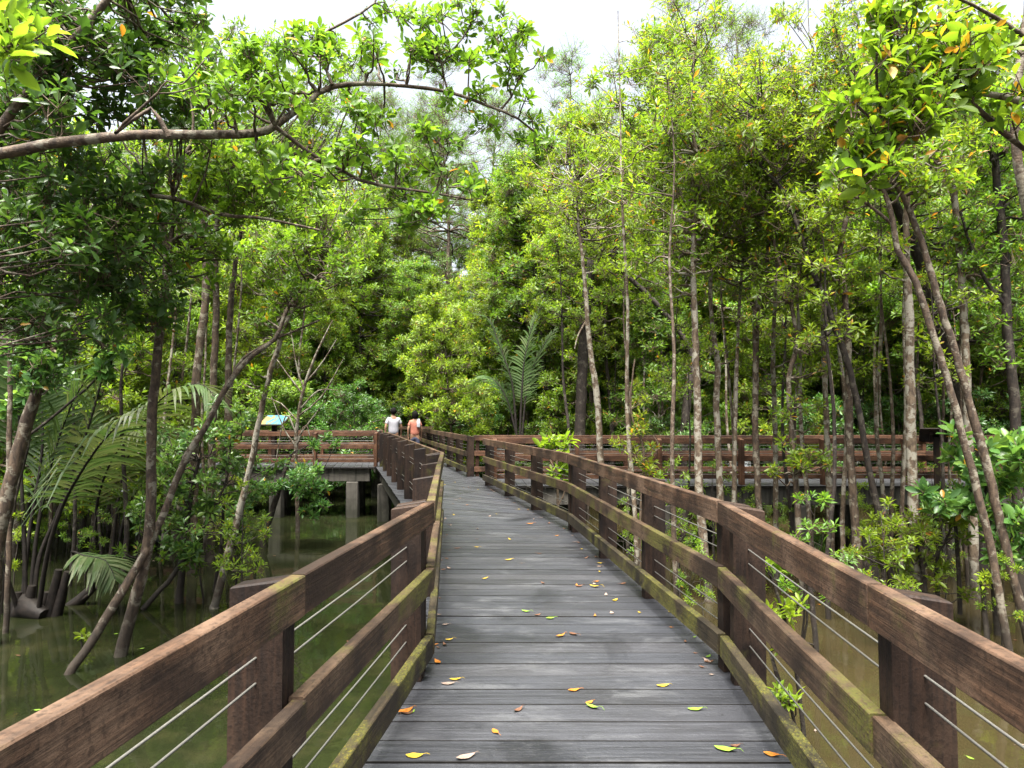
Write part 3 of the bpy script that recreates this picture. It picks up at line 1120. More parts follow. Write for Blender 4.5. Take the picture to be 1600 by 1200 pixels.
for i in range(46):
    t = random.random()
    y = random.uniform(4.5, 15.5)
    lx = np.interp(y, [q[1] for q in LEFT], [q[0] for q in LEFT]) + 0.1
    rx = np.interp(y, [q[1] for q in RIGHT], [q[0] for q in RIGHT]) - 0.1
    c = random.choice(["yellow", "yellow", "brown", "pale", "pale", "orange"])
    o = link("fallen_leaf", random.choice(FALL_MESH[c]), None, (lx + (rx - lx) * t, y, 0.003), (random.uniform(-0.08, 0.08), random.uniform(-0.08, 0.08), random.uniform(0, 6.28)))
    o.scale = (random.uniform(0.35, 0.8),) * 3
    tag(o, "small %s leaf scrap scattered on the planks beyond the first posts" % c, "fallen leaf", "scattered leaf scraps on the planks")


# ------------------------------------------------------------------ trees placed from the photograph
def clumps_in(px, py, rx, ry, d, dd, n):
    """n clump centres inside an irregular region, real depth spread dd"""
    out = []
    while len(out) < n:
        a, b, c = RNG.uniform(-1, 1, 3)
        if a * a + b * b + c * c < 1:
            out.append(at(px + a * rx, py + b * ry, d + c * dd))
    return np.array(out)


def clump_leaves(mb, C, rad, m, L, k=7, ratio=0.38, tint=(0, 1), yellow=0.02, fine=False, flat=0.65):
    """m whorls round every clump centre, with a twig to each"""
    n = len(C)
    cc = np.repeat(C, m, axis=0)
    q = RNG.normal(size=(n * m, 3))
    q /= np.linalg.norm(q, axis=1)[:, None]
    r = rad * (RNG.random(n * m) ** 0.5)[:, None] * np.repeat(0.65 + 0.7 * RNG.random(n), m)[:, None]
    P = cc + q * r * np.array((1, 1, flat))
    A = q * 0.75 + np.array((0, 0, 0.75)) + RNG.normal(0, 0.25, (n * m, 3))
    mb.rosettes(P, A, k, L, ratio, tint, yellow, fine, 0)
    root = cc - np.array((0, 0, rad * 0.45)) + RNG.normal(0, rad * 0.12, (n * m, 3))
    mb.sticks(root, P, 0.0055 * (L / 0.12), 0.0025 * (L / 0.12), 1)


def limbs_to(mb, lines, C, r0=0.03, r1=0.006, lift=0.25):
    """a bent branch from the nearest lower place on the trunk lines to each clump"""
    pts = np.concatenate([l for l, _ in lines])
    rad = np.concatenate([r for _, r in lines])
    for c in C:
        dv = pts - c
        dist = np.linalg.norm(dv * np.array((1, 1, 1.0)), axis=1) + np.where(dv[:, 2] > -0.15, 1.2 * (dv[:, 2] + 0.15), 0.0)
        i = int(np.argmin(dist))
        p = pts[i]
        L = np.linalg.norm(c - p)
        if L < 0.05:
            continue
        mid = lerp(p, c, 0.5) + np.array((0, 0, -lift * 0.4 * L)) + RNG.normal(0, 0.07 * L, 3)
        ra = min(r0 * (0.5 + 0.4 * L), rad[i] * 0.75)
        PP, RR = smooth_line([p, lerp(p, c, 0.25) + RNG.normal(0, 0.03 * L, 3), mid, c], [ra, ra * 0.8, (ra + r1) / 2, r1], 0.2)
        mb.tube(PP, RR, 5, cap=False)


def tree(name, label, cat, lines, leaves, bark, leaf, L=0.12, fine=False, group=None, k=7, ratio=0.38, tint=(0, 1), yellow=0.02, limb_r=0.03, dip=True, extra_lines=(), dens=1.0):
    """lines: list of (points [(px, py, width px)], depth or (d0, d1)); leaves: list of (px, py, rx, ry, d, dd, n clumps, clump radius, whorls)"""
    mb, built = MB(), []
    base = None
    for li, (pts, d) in enumerate(lines):
        d0, d1 = d if isinstance(d, tuple) else (d, d)
        n = len(pts)
        P = [at(x, y, d0 + (d1 - d0) * i / (n - 1)) for i, (x, y, w) in enumerate(pts)]
        R = [px2m(w, d0 + (d1 - d0) * i / (n - 1)) * 0.39 for i, (x, y, w) in enumerate(pts)]
        if li == 0 and dip:
            p = P[0].copy()
            if p[2] > WATER_Z:
                P.insert(0, np.array((p[0] + (p[0] - P[1][0]) * 0.1, p[1], WATER_Z + 0.02)))
                R.insert(0, R[0] * 1.15)
            P.insert(0, P[0] + np.array((0, 0, -0.35)))
            R.insert(0, R[0] * 1.1)
        if base is None:
            base = P[0].copy()
            base[2] = max(base[2], WATER_Z) if dip else base[2]
        S_, R_ = smooth_line(P, R, 0.16)
        S_ = S_ + RNG.normal(0, 0.004, S_.shape) * (R_[:, None] > 0.01)
        mb.tube(S_, R_, 9 if R_.max() > 0.03 else 6, wobble=0.05)
        built.append((S_, R_))
    for P, R in extra_lines:
        S_, R_ = smooth_line(P, R, 0.2)
        mb.tube(S_, R_, 10, wobble=0.05)
        built.append((S_, R_))
    root = empty(name, base)
    tag(root, label, cat, group)
    cb = MB()
    for (px, py, rx, ry, d, dd, n, rad, m) in leaves:
        n = int(round(n * dens))
        C = clumps_in(px, py, rx, ry, d, dd, n)
        limbs_to(mb, built, C, limb_r)
        clump_leaves(cb, C, rad, m, L, k, ratio, tint, yellow, fine)
    mb.build("trunk", bark, root, base)
    if cb.nv:
        cb.build("crown", [leaf, M_TWIG], root, base)
    return root


G_LEFT = "mangrove trees standing in the water left of the boardwalk"
G_RIGHT = "slim mangrove trunks standing right of the boardwalk"

# --- left side
tree("overhanging_tree", "mossy limb reaching across the top left toward the middle with sparse leaves against sky", "tree",
     [([(-420, 340, 60), (-150, 268, 30), (0, 240, 23), (100, 222, 21), (210, 211, 20), (300, 211, 19), (400, 208, 17), (432, 195, 15), (480, 160, 12), (520, 134, 11), (600, 132, 8), (700, 143, 7), (760, 165, 6), (810, 186, 5), (865, 232, 3)], (5.4, 7.2)),
      ([(430, 197, 10), (480, 236, 8), (560, 280, 7), (620, 293, 6), (680, 302, 5), (738, 313, 3)], (6.2, 7.0)),
      ([(520, 134, 8), (500, 90, 6), (490, 60, 5), (540, 35, 5), (585, 5, 4), (600, -40, 3)], (6.5, 6.8)),
      ([(262, 213, 11), (235, 170, 9), (180, 208, 8), (245, 145, 5)], (5.8, 5.6)),
      ([(700, 143, 5), (692, 100, 4), (735, 40, 3), (740, -30, 2)], (7.0, 7.0)),
      ([(780, 175, 5), (812, 125, 4), (800, 60, 3)], (7.1, 7.2)),
      ([(625, 293, 4), (650, 330, 3), (690, 355, 2)], (6.9, 6.9)),
      ([(680, 302, 4), (700, 240, 3), (728, 215, 2)], (7.0, 7.0))],
     [(600, 60, 110, 75, 6.8, 0.5, 22, 0.16, 6), (730, 60, 90, 75, 7.0, 0.5, 20, 0.15, 6), (690, 290, 90, 60, 7.0, 0.5, 12, 0.14, 6), (830, 90, 60, 70, 7.1, 0.4, 8, 0.14, 6), (560, 210, 95, 70, 6.6, 0.5, 16, 0.16, 6),
      (650, 250, 90, 60, 6.9, 0.5, 12, 0.15, 6), (480, 110, 80, 70, 6.4, 0.5, 15, 0.16, 7), (845, 200, 45, 50, 7.2, 0.3, 6, 0.13, 6), (740, 180, 70, 50, 7.0, 0.4, 7, 0.13, 5),
      (640, 330, 100, 28, 6.9, 0.4, 11, 0.14, 6), (360, 120, 90, 80, 6.0, 0.5, 18, 0.18, 7), (450, 270, 90, 60, 6.3, 0.5, 12, 0.16, 6)],
     M_BARK, M_MID, 0.115, True, G_LEFT, 6, 0.45, (0, 0.85), 0.01, 0.022, False,
     extra_lines=[([(-6.6, 5.2, WATER_Z - 0.3), (-6.4, 5.3, 0.6), (-6.15, 5.4, 2.6), (-6.10, 5.4, 3.25)], [0.22, 0.19, 0.16, 0.15])])

tree("broadleaf_tree", "dense dark leaved tree filling the upper left corner, leaning pale limb inside", "tree",
     [([(-300, 700, 40), (-160, 420, 30), (0, 200, 19), (75, 108, 17), (150, 22, 15), (215, -70, 9), (260, -140, 8)], (6.2, 6.0)),
      ([(-160, 420, 24), (-60, 380, 16), (60, 350, 9), (180, 330, 10), (235, 305, 9), (300, 318, 9), (345, 335, 8), (420, 342, 6), (500, 360, 4)], (6.8, 8.4))],
     [(90, 110, 150, 120, 6.6, 0.9, 42, 0.30, 10), (60, 330, 130, 110, 6.9, 1.0, 40, 0.30, 10), (190, 330, 130, 120, 7.6, 1.0, 36, 0.30, 10), (90, 480, 120, 80, 7.4, 0.9, 26, 0.28, 9),
      (200, 440, 110, 70, 8.0, 0.9, 22, 0.28, 9), (250, 120, 110, 90, 7.2, 0.9, 26, 0.28, 9), (30, 20, 90, 70, 6.2, 0.7, 16, 0.28, 9), (200, 20, 120, 60, 6.8, 0.7, 18, 0.28, 9), (30, 190, 70, 70, 7.3, 0.5, 14, 0.26, 9)],
     M_BARK, M_DARK, 0.125, True, G_LEFT, 7, 0.46, (0, 1), 0.004, 0.013)

tree("mangrove_tree", "forked mangrove with reddish trunk rising from the water by the near left railing", "tree",
     [([(188, 1025, 25), (208, 950, 23), (226, 880, 22), (236, 800, 20), (236, 700, 18), (240, 620, 18), (250, 520, 17), (257, 467, 16), (263, 398, 15)], (8.6, 8.7)),
      ([(263, 398, 12), (252, 350, 12), (250, 305, 11), (268, 270, 10), (300, 225, 9), (330, 200, 7), (360, 180, 5)], (8.7, 8.5)),
      ([(264, 400, 9), (270, 355, 8), (293, 313, 8), (340, 316, 7), (393, 317, 6), (440, 300, 4), (460, 280, 3)], (8.7, 9.0))],
     [(340, 250, 110, 70, 8.6, 0.9, 24, 0.28, 11), (420, 310, 90, 50, 9.0, 0.8, 16, 0.26, 10), (270, 310, 70, 60, 8.7, 0.8, 12, 0.26, 10), (330, 390, 80, 40, 9.2, 0.8, 9, 0.24, 9), (220, 500, 40, 60, 8.8, 0.6, 7, 0.2, 8)],
     M_BARK, M_MID, 0.12, True, G_LEFT, 7, 0.4, (0, 1), 0.008, 0.03, dens=1.6)

tree("mangrove_tree", "long leaning mangrove stem crossing diagonally from the water up toward the right", "tree",
     [([(104, 1062, 17), (150, 992, 18), (207, 897, 17), (235, 850, 14), (257, 800, 14), (293, 710, 13), (318, 672, 12), (360, 595, 11), (393, 557, 10), (430, 530, 9), (450, 480, 8), (480, 447, 7), (508, 425, 5)], (8.0, 10.6)),
      ([(363, 590, 7), (380, 560, 6), (420, 535, 5), (500, 500, 4)], (9.6, 10.2))],
     [(490, 400, 80, 60, 10.6, 0.9, 16, 0.28, 10), (450, 470, 60, 50, 10.4, 0.8, 8, 0.25, 8)],
     M_BARK, M_MID, 0.12, False, G_LEFT, 7, 0.38, (0.1, 1), 0.01, dens=1.8)

tree("mangrove_tree", "slender pale mangrove leaning right in front of the information board", "tree",
     [([(336, 946, 17), (352, 880, 15), (367, 827, 14), (380, 775, 13), (390, 733, 12), (407, 648, 11), (423, 577, 10), (436, 540, 10), (443, 513, 9), (470, 450, 8), (490, 400, 6)], (10.7, 11.0)),
      ([(443, 513, 6), (455, 470, 5), (452, 440, 4)], 11.0)],
     [(520, 350, 90, 70, 11.3, 1.0, 22, 0.3, 10), (450, 380, 90, 60, 11.0, 1.0, 18, 0.3, 10), (400, 590, 30, 30, 10.9, 0.3, 3, 0.12, 4)],
     M_BARK_PALE, M_LIME, 0.125, False, G_LEFT, 7, 0.36, (0.1, 0.9), 0.01, dens=1.8)

for (lab, pts, d, lv) in [
    ("straight rough trunk with knobbly bark left of a pair of slim trunks", [(303, 760, 17), (307, 590, 16), (322, 460, 15), (320, 357, 14), (316, 250, 11), (320, 170, 7)], 13.0, [(320, 250, 110, 90, 13.0, 1.2, 24, 0.34, 10), (300, 110, 130, 110, 13.0, 1.3, 22, 0.36, 10)]),
    ("slim trunk standing in the middle of three left trunks", [(330, 770, 15), (333, 617, 14), (338, 483, 13), (337, 383, 11), (345, 290, 8)], 14.0, [(390, 260, 100, 80, 14.0, 1.2, 22, 0.34, 10), (420, 130, 110, 90, 14.0, 1.2, 20, 0.36, 10)]),
    ("pale crooked trunk right of a pair of slim trunks on the left", [(362, 790, 17), (358, 693, 16), (357, 577, 13), (360, 487, 12), (365, 433, 10), (380, 340, 7)], 14.5, [(450, 220, 110, 90, 14.5, 1.3, 24, 0.36, 10), (510, 290, 90, 60, 14.5, 1.2, 14, 0.34, 10), (520, 130, 80, 80, 14.5, 1.2, 10, 0.32, 9)]),
    ("thin dark stem rising far left behind the palm fronds", [(15, 800, 10), (14, 700, 10), (16, 600, 9), (12, 480, 8), (30, 400, 5)], 9.5, [(60, 420, 70, 80, 9.6, 0.8, 14, 0.3, 10)]),
]:
    tree("mangrove_tree", lab, "tree", [(pts, d)], lv, M_BARK, M_MID, 0.13, False, G_LEFT, 7, 0.38, (0.1, 1), 0.01, dens=1.9)

tree("mangrove_tree", "thick grey trunk leaning right at the left edge of the picture", "tree",
     [([(-8, 860, 28), (8, 790, 27), (22, 730, 26), (42, 660, 24), (62, 600, 20), (85, 540, 12), (100, 500, 8)], 9.0)],
     [(70, 575, 60, 40, 8.6, 0.5, 12, 0.2, 8), (30, 520, 60, 40, 8.8, 0.5, 10, 0.2, 8)],
     M_BARK, M_BLUE, 0.13, True, G_LEFT, 7, 0.44, (0.1, 1), 0.005)

G_BUSH = "mangrove bushes and saplings growing out of the water"
tree("mangrove_sapling", "bright leafy mangrove bush in the water left of the railing, dark leaning stem", "bush",
     [([(282, 918, 14), (290, 850, 12), (296, 790, 9), (310, 720, 7)], 11.0), ([(222, 952, 10), (275, 893, 10), (320, 820, 7), (350, 760, 4)], (10.6, 11.2)), ([(335, 925, 9), (345, 860, 8), (350, 790, 6), (360, 700, 4)], 11.6)],
     [(300, 720, 80, 70, 11.1, 0.8, 22, 0.2, 7), (380, 730, 60, 60, 11.5, 0.7, 15, 0.2, 7), (260, 800, 70, 60, 11.0, 0.7, 13, 0.19, 7), (350, 800, 60, 40, 11.3, 0.6, 10, 0.18, 7), (290, 865, 35, 20, 10.8, 0.3, 5, 0.14, 6), (330, 655, 60, 30, 11.4, 0.5, 6, 0.16, 6)],
     M_BARK_DARK, M_BLUE, 0.135, True, G_BUSH, 8, 0.40, (0.15, 1), 0.008, 0.018)
tree("mangrove_sapling", "leafy bush hanging over dark water in front of the left side boardwalk", "bush",
     [([(413, 838, 12), (428, 790, 12), (440, 750, 9), (455, 710, 5)], 15.6), ([(440, 750, 6), (480, 745, 4), (520, 790, 3)], 15.6)],
     [(462, 745, 55, 32, 15.5, 0.8, 15, 0.2, 8), (500, 780, 40, 35, 15.6, 0.6, 9, 0.2, 8), (510, 690, 25, 15, 15.6, 0.3, 4, 0.15, 6)],
     M_BARK_DARK, M_BLUE, 0.15, False, G_BUSH, 8, 0.38, (0.2, 1), 0.01, 0.016)
tree("mangrove_sapling", "young plant with large glossy leaves at far left above the palm", "bush",
     [([(2, 925, 9), (20, 800, 8), (46, 680, 7), (62, 585, 5)], 10.4), ([(46, 680, 6), (120, 620, 5), (175, 568, 3)], 10.3)],
     [(62, 570, 34, 28, 10.3, 0.25, 6, 0.15, 5), (178, 560, 28, 26, 10.3, 0.2, 5, 0.14, 5), (30, 620, 30, 20, 10.3, 0.2, 4, 0.14, 5), (150, 470, 50, 30, 10.3, 0.4, 6, 0.16, 5)],
     M_BARK_DARK, M_BLUE, 0.20, True, G_BUSH, 8, 0.42, (0.2, 1), 0.0, 0.014)
tree("overhanging_branch_tree", "bright green leaves hanging close to the lens at the very top left corner", "tree",
     [([(-520, 900, 60), (-420, 300, 50), (-300, 40, 30), (-120, 0, 14), (-20, 15, 6), (30, 30, 3)], 2.3)],
     [(20, 40, 42, 36, 2.3, 0.12, 7, 0.07, 3), (-10, 20, 40, 30, 2.35, 0.1, 4, 0.07, 3)],
     M_BARK, M_MID, 0.095, True, None, 6, 0.42, (0.3, 0.9), 0.0, 0.012)

# --- right side: slim trunks in front of the side boardwalk
YEL = 0.035
R_TREES = [
    ("straight lichen covered trunk in front of the red railing, nearest the middle", [(1108, 935, 18), (1100, 850, 17), (1092, 760, 16), (1090, 640, 15), (1087, 540, 14), (1085, 490, 13), (1083, 380, 11), (1092, 270, 8), (1080, 180, 5)], 11.1, M_BARK_PALE,
     [(1070, 250, 110, 120, 11.4, 1.3, 44, 0.34, 10), (1040, 400, 80, 60, 11.4, 1.0, 13, 0.3, 9)]),
    ("pale bent trunk second from the middle in front of the red railing", [(1128, 905, 14), (1126, 800, 14), (1122, 700, 13), (1119, 620, 13), (1122, 570, 12), (1114, 520, 10), (1110, 430, 8), (1120, 330, 5)], 11.8, M_BARK_PALE,
     [(1150, 320, 90, 90, 11.8, 1.1, 30, 0.32, 10)]),
    ("trunk forking in a Y high above the red railing", [(1190, 900, 14), (1186, 790, 13), (1181, 700, 13), (1180, 600, 12), (1182, 520, 13), (1183, 468, 12), (1200, 400, 8), (1195, 300, 6)], 11.6, M_BARK,
     [(1200, 260, 100, 110, 11.6, 1.2, 36, 0.33, 10), (1150, 420, 60, 40, 11.6, 0.7, 8, 0.25, 8)]),
    ("very slim trunk between the forked trunk and its thin neighbour", [(1214, 900, 11), (1212, 790, 10), (1211, 680, 10), (1208, 560, 9), (1212, 450, 7), (1215, 350, 5)], 12.5, M_BARK_PALE,
     [(1230, 300, 90, 90, 12.5, 1.1, 24, 0.34, 10)]),
    ("thin wavy trunk with leafy sprigs at railing height", [(1256, 950, 13), (1250, 850, 12), (1244, 760, 12), (1236, 660, 11), (1233, 590, 10), (1245, 530, 9), (1228, 440, 7), (1210, 380, 5)], 10.8, M_BARK,
     [(1240, 420, 70, 60, 10.8, 0.8, 12, 0.28, 9), (1255, 640, 35, 30, 10.8, 0.3, 4, 0.14, 5), (1225, 720, 40, 40, 10.6, 0.3, 6, 0.14, 5), (1280, 720, 30, 30, 10.6, 0.3, 4, 0.14, 5)]),
    ("straight thin trunk left of the double stemmed tree", [(1300, 880, 12), (1296, 780, 12), (1291, 660, 11), (1287, 540, 10), (1284, 430, 9), (1276, 300, 7), (1270, 200, 5)], 11.4, M_BARK_PALE,
     [(1280, 180, 100, 110, 11.4, 1.2, 34, 0.33, 10)]),
    ("reddish trunk crossing a curving dark stem at its foot", [(1340, 890, 17), (1335, 800, 16), (1328, 700, 15), (1326, 600, 14), (1322, 480, 13), (1312, 400, 11), (1325, 320, 9), (1330, 230, 6)], 10.6, M_BARK,
     [(1340, 170, 100, 100, 10.8, 1.1, 32, 0.32, 10)]),
    ("dark curving stem leaning left across its reddish neighbour", [(1392, 900, 14), (1370, 790, 13), (1352, 700, 12), (1338, 620, 12), (1322, 560, 12), (1300, 500, 12), (1272, 430, 11), (1255, 380, 9), (1225, 300, 8), (1180, 240, 5)], 10.4, M_BARK_DARK,
     [(1190, 190, 90, 80, 10.4, 1.0, 22, 0.3, 10), (1270, 330, 60, 60, 10.4, 0.7, 10, 0.27, 9)]),
    ("stout pale trunk with rough patches left of the wooden sign", [(1430, 900, 21), (1428, 820, 20), (1424, 700, 19), (1422, 580, 18), (1420, 480, 16), (1416, 380, 13), (1420, 280, 10), (1440, 180, 6)], 10.0, M_BARK_PALE,
     [(1430, 200, 90, 100, 10.2, 1.0, 26, 0.32, 10)]),
]
for lab, pts, d, bk, lv in R_TREES:
    tx, ty, tw = pts[-1]
    pts = pts + [(tx + 6, max(ty - 110, 20), 3)]
    lv = lv + [(tx, ty - 130, 95, 110, d, 1.2, 15, 0.34, 10), (pts[-4][0], pts[-4][1] + 20, 55, 60, d, 0.8, 4, 0.26, 7)]
    tree("mangrove_tree", lab, "tree", [(pts, d)], lv, bk, M_LIME, 0.118, False, G_RIGHT, 7, 0.36, (0.0, 0.9), YEL, dens=1.65)

tree("mangrove_tree", "broad black leaning trunk behind the thin leaning stems at right", "tree",
     [([(1528, 800, 34), (1518, 720, 33), (1497, 620, 32), (1470, 530, 30), (1452, 470, 28), (1435, 400, 24), (1400, 320, 16), (1378, 270, 10)], (12.6, 12.0))],
     [(1390, 210, 90, 90, 12.0, 1.1, 24, 0.33, 10), (1480, 360, 70, 60, 12.4, 0.9, 10, 0.3, 9)], M_BARK_DARK, M_MID, 0.13, False, G_RIGHT, 7, 0.38, (0, 1), YEL, dens=1.8)
tree("mangrove_tree", "thin brown stem leaning left from the water at right, inner of two", "tree",
     [([(1578, 1030, 15), (1566, 960, 15), (1549, 860, 15), (1530, 780, 15), (1506, 690, 14), (1485, 610, 14), (1460, 530, 14), (1430, 440, 13), (1402, 390, 12), (1390, 320, 10), (1368, 275, 8)], (8.4, 8.6)),
      ([(1395, 350, 7), (1340, 310, 5), (1290, 300, 4)], 8.6)],
     [(1370, 240, 90, 60, 8.6, 0.8, 14, 0.25, 8), (1300, 300, 50, 30, 8.6, 0.4, 5, 0.2, 7)], M_BARK, M_LIME, 0.12, True, G_RIGHT, 7, 0.38, (0, 0.9), YEL, dens=1.6)
tree("mangrove_tree", "thin brown stem leaning left from the water at right, outer of two", "tree",
     [([(1612, 1020, 17), (1590, 930, 17), (1568, 840, 17), (1545, 740, 17), (1520, 650, 16), (1495, 560, 15), (1470, 480, 14), (1447, 400, 13), (1422, 330, 12), (1400, 290, 10), (1380, 262, 7)], (8.6, 8.8))],
     [(1430, 240, 90, 60, 8.8, 0.8, 14, 0.25, 8)], M_BARK, M_LIME, 0.12, True, G_RIGHT, 7, 0.38, (0, 0.9), YEL, dens=1.6)
tree("mangrove_tree", "pale upright trunk behind the leaning stems at right", "tree",
     [([(1522, 900, 17), (1520, 800, 17), (1513, 680, 16), (1510, 580, 15), (1505, 470, 14), (1498, 380, 13), (1488, 290, 12), (1470, 200, 8), (1460, 130, 5)], 11.2)],
     [(1480, 180, 80, 90, 11.2, 1.0, 20, 0.32, 10), (1540, 420, 60, 70, 11.6, 0.9, 12, 0.3, 9)], M_BARK_PALE, M_MID, 0.13, False, G_RIGHT, 7, 0.38, (0.1, 1), YEL, dens=1.8)
tree("mangrove_tree", "dark straight trunk near the right edge of the picture", "tree",
     [([(1592, 850, 20), (1586, 650, 19), (1574, 520, 18), (1570, 400, 17), (1560, 310, 15), (1553, 230, 12), (1550, 150, 8)], 11.0), ([(1572, 480, 8), (1530, 420, 7), (1500, 330, 5)], 11.0)],
     [(1560, 330, 70, 90, 11.2, 1.0, 18, 0.32, 10), (1570, 200, 60, 60, 11.0, 0.8, 12, 0.3, 10), (1580, 520, 50, 60, 11.4, 0.8, 10, 0.3, 9)], M_BARK_DARK, M_MID, 0.13, False, G_RIGHT, 7, 0.38, (0.1, 1), 0.02, dens=2.0)

# --- near crown hanging in at the top right
tree("overhanging_tree", "near branches with large green and yellow leaves hanging in at the top right", "tree",
     [([(1980, 700, 70), (1900, 400, 60), (1800, 260, 40), (1700, 200, 24), (1600, 160, 15), (1530, 145, 11), (1450, 150, 8), (1390, 190, 6), (1360, 250, 4)], (5.0, 4.4)),
      ([(1800, 260, 30), (1700, 260, 18), (1600, 230, 13), (1540, 180, 11), (1500, 145, 8), (1430, 100, 6), (1390, 50, 4)], (4.9, 4.6)),
      ([(1700, 200, 16), (1640, 90, 12), (1560, 30, 8), (1480, -10, 5)], (4.8, 4.4)),
      ([(1670, 1265, 26), (1650, 800, 24), (1622, 420, 21), (1592, 260, 18), (1585, 170, 18), (1600, 60, 16), (1610, -60, 12)], 5.2)],
     [(1440, 110, 85, 85, 4.4, 0.45, 24, 0.17, 6), (1360, 200, 60, 70, 4.4, 0.4, 14, 0.16, 6), (1520, 60, 80, 55, 4.6, 0.4, 16, 0.16, 6), (1420, 20, 80, 40, 4.5, 0.4, 12, 0.16, 6), (1340, 250, 40, 35, 4.4, 0.25, 7, 0.13, 5), (1560, 140, 60, 60, 4.7, 0.4, 8, 0.15, 5)],
     M_BARK, M_LIME, 0.118, True, G_RIGHT, 6, 0.44, (0, 0.8), 0.06, 0.014)

# --- centre
tree("mangrove_tree", "tan crooked slim trunk in the middle beside a thick black trunk", "tree",
     [([(944, 800, 13), (937, 690, 13), (935, 640, 13), (930, 600, 13), (924, 560, 11), (918, 500, 10), (914, 440, 8), (905, 360, 6), (900, 290, 4)], 13.6), ([(918, 500, 6), (905, 520, 4), (898, 545, 2)], 13.6)],
     [(900, 260, 100, 90, 13.8, 1.3, 32, 0.36, 10), (950, 360, 70, 60, 13.8, 1.0, 10, 0.33, 9)], M_BARK_PALE, M_LIME, 0.135, False, None, 7, 0.34, (0.2, 0.93), 0.015, dens=1.6)
tree("mangrove_tree", "thick black trunk standing behind the tan crooked one", "tree",
     [([(905, 780, 24), (906, 680, 22), (910, 580, 22), (916, 480, 22), (924, 415, 20), (926, 410, 18)], 19.6)],
     [(940, 470, 40, 40, 19.6, 0.8, 5, 0.3, 8)], M_BARK_DARK, M_MID, 0.15, False, None, 7, 0.36, (0.1, 0.9), 0.01)
tree("mangrove_tree", "dark limb arching left and up out of a trunk behind the red railing", "tree",
     [([(1066, 800, 17), (1068, 700, 17), (1074, 620, 17), (1082, 560, 13), (1066, 525, 11), (1030, 480, 11), (990, 440, 10), (960, 415, 8), (915, 380, 5)], 18.8)],
     [(930, 340, 90, 60, 18.8, 1.3, 22, 0.42, 10), (1000, 400, 60, 50, 18.8, 1.0, 8, 0.36, 9)], M_BARK_DARK, M_LIME, 0.15, False, None, 7, 0.34, (0.1, 0.9), 0.015, dens=1.6)

# --- low plants on the right
tree("mangrove_sapling", "bright green mangrove bush behind the near right railing", "bush",
     [([(1448, 950, 9), (1440, 880, 8), (1425, 830, 6), (1410, 800, 4)], 9.9), ([(1440, 890, 6), (1475, 850, 5), (1490, 810, 3)], 9.9), ([(1375, 960, 8), (1380, 900, 7), (1372, 840, 5)], 10.4)],
     [(1400, 835, 60, 40, 9.9, 0.6, 16, 0.17, 6), (1460, 830, 50, 30, 9.9, 0.6, 11, 0.17, 6), (1360, 860, 40, 25, 10.3, 0.4, 7, 0.15, 6), (1440, 890, 40, 25, 9.7, 0.4, 5, 0.13, 5), (1490, 920, 30, 15, 9.6, 0.2, 3, 0.1, 4)],
     M_BARK_DARK, M_LIME, 0.115, True, G_BUSH, 8, 0.30, (0.1, 0.85), 0.01, 0.014)
tree("mangrove_sapling", "large leaved bluish bush at the right edge behind the leaning stems", "bush",
     [([(1560, 1000, 14), (1550, 880, 12), (1540, 780, 9), (1560, 700, 6)], 9.4), ([(1550, 880, 8), (1600, 800, 6), (1610, 720, 4)], 9.4), ([(1500, 960, 9), (1496, 860, 8), (1490, 780, 5)], 9.8)],
     [(1560, 720, 55, 45, 9.2, 0.6, 14, 0.2, 6), (1490, 770, 55, 35, 9.6, 0.6, 12, 0.2, 6), (1580, 830, 45, 60, 9.0, 0.6, 13, 0.2, 6), (1500, 700, 30, 25, 9.6, 0.3, 4, 0.16, 5)],
     M_BARK_DARK, M_BLUE, 0.20, True, G_BUSH, 8, 0.42, (0.15, 1), 0.01, 0.014)
tree("mangrove_sapling", "yellowish leafy sprigs on thin stems in front of the red railing", "bush",
     [([(1000, 860, 6), (1002, 780, 5), (1005, 700, 5), (985, 640, 4), (992, 560, 3)], 11.5), ([(1003, 720, 4), (1030, 700, 3), (1020, 680, 2)], 11.5)],
     [(985, 660, 28, 40, 11.5, 0.3, 7, 0.14, 5), (1010, 700, 26, 40, 11.5, 0.3, 7, 0.14, 5), (990, 610, 20, 30, 11.5, 0.3, 3, 0.12, 4)],
     M_TWIG, M_LIME, 0.12, False, G_BUSH, 8, 0.28, (0.5, 0.93), 0.08, 0.01)
tree("mangrove_sapling", "small plant with broad pale green leaves peeping over the dark right railing", "bush",
     [([(872, 900, 6), (872, 800, 6), (870, 710, 5), (874, 690, 4)], 10.6), ([(870, 740, 4), (852, 705, 3), (848, 696, 2)], 10.6), ([(872, 790, 4), (885, 760, 3), (880, 735, 2)], 10.6)],
     [(876, 692, 22, 12, 10.6, 0.15, 5, 0.08, 3), (848, 696, 14, 8, 10.6, 0.1, 2, 0.06, 3), (878, 740, 20, 14, 10.6, 0.15, 4, 0.09, 3)],
     M_TWIG, M_LIME, 0.17, True, G_BUSH, 7, 0.46, (0.3, 0.93), 0.0, 0.01)
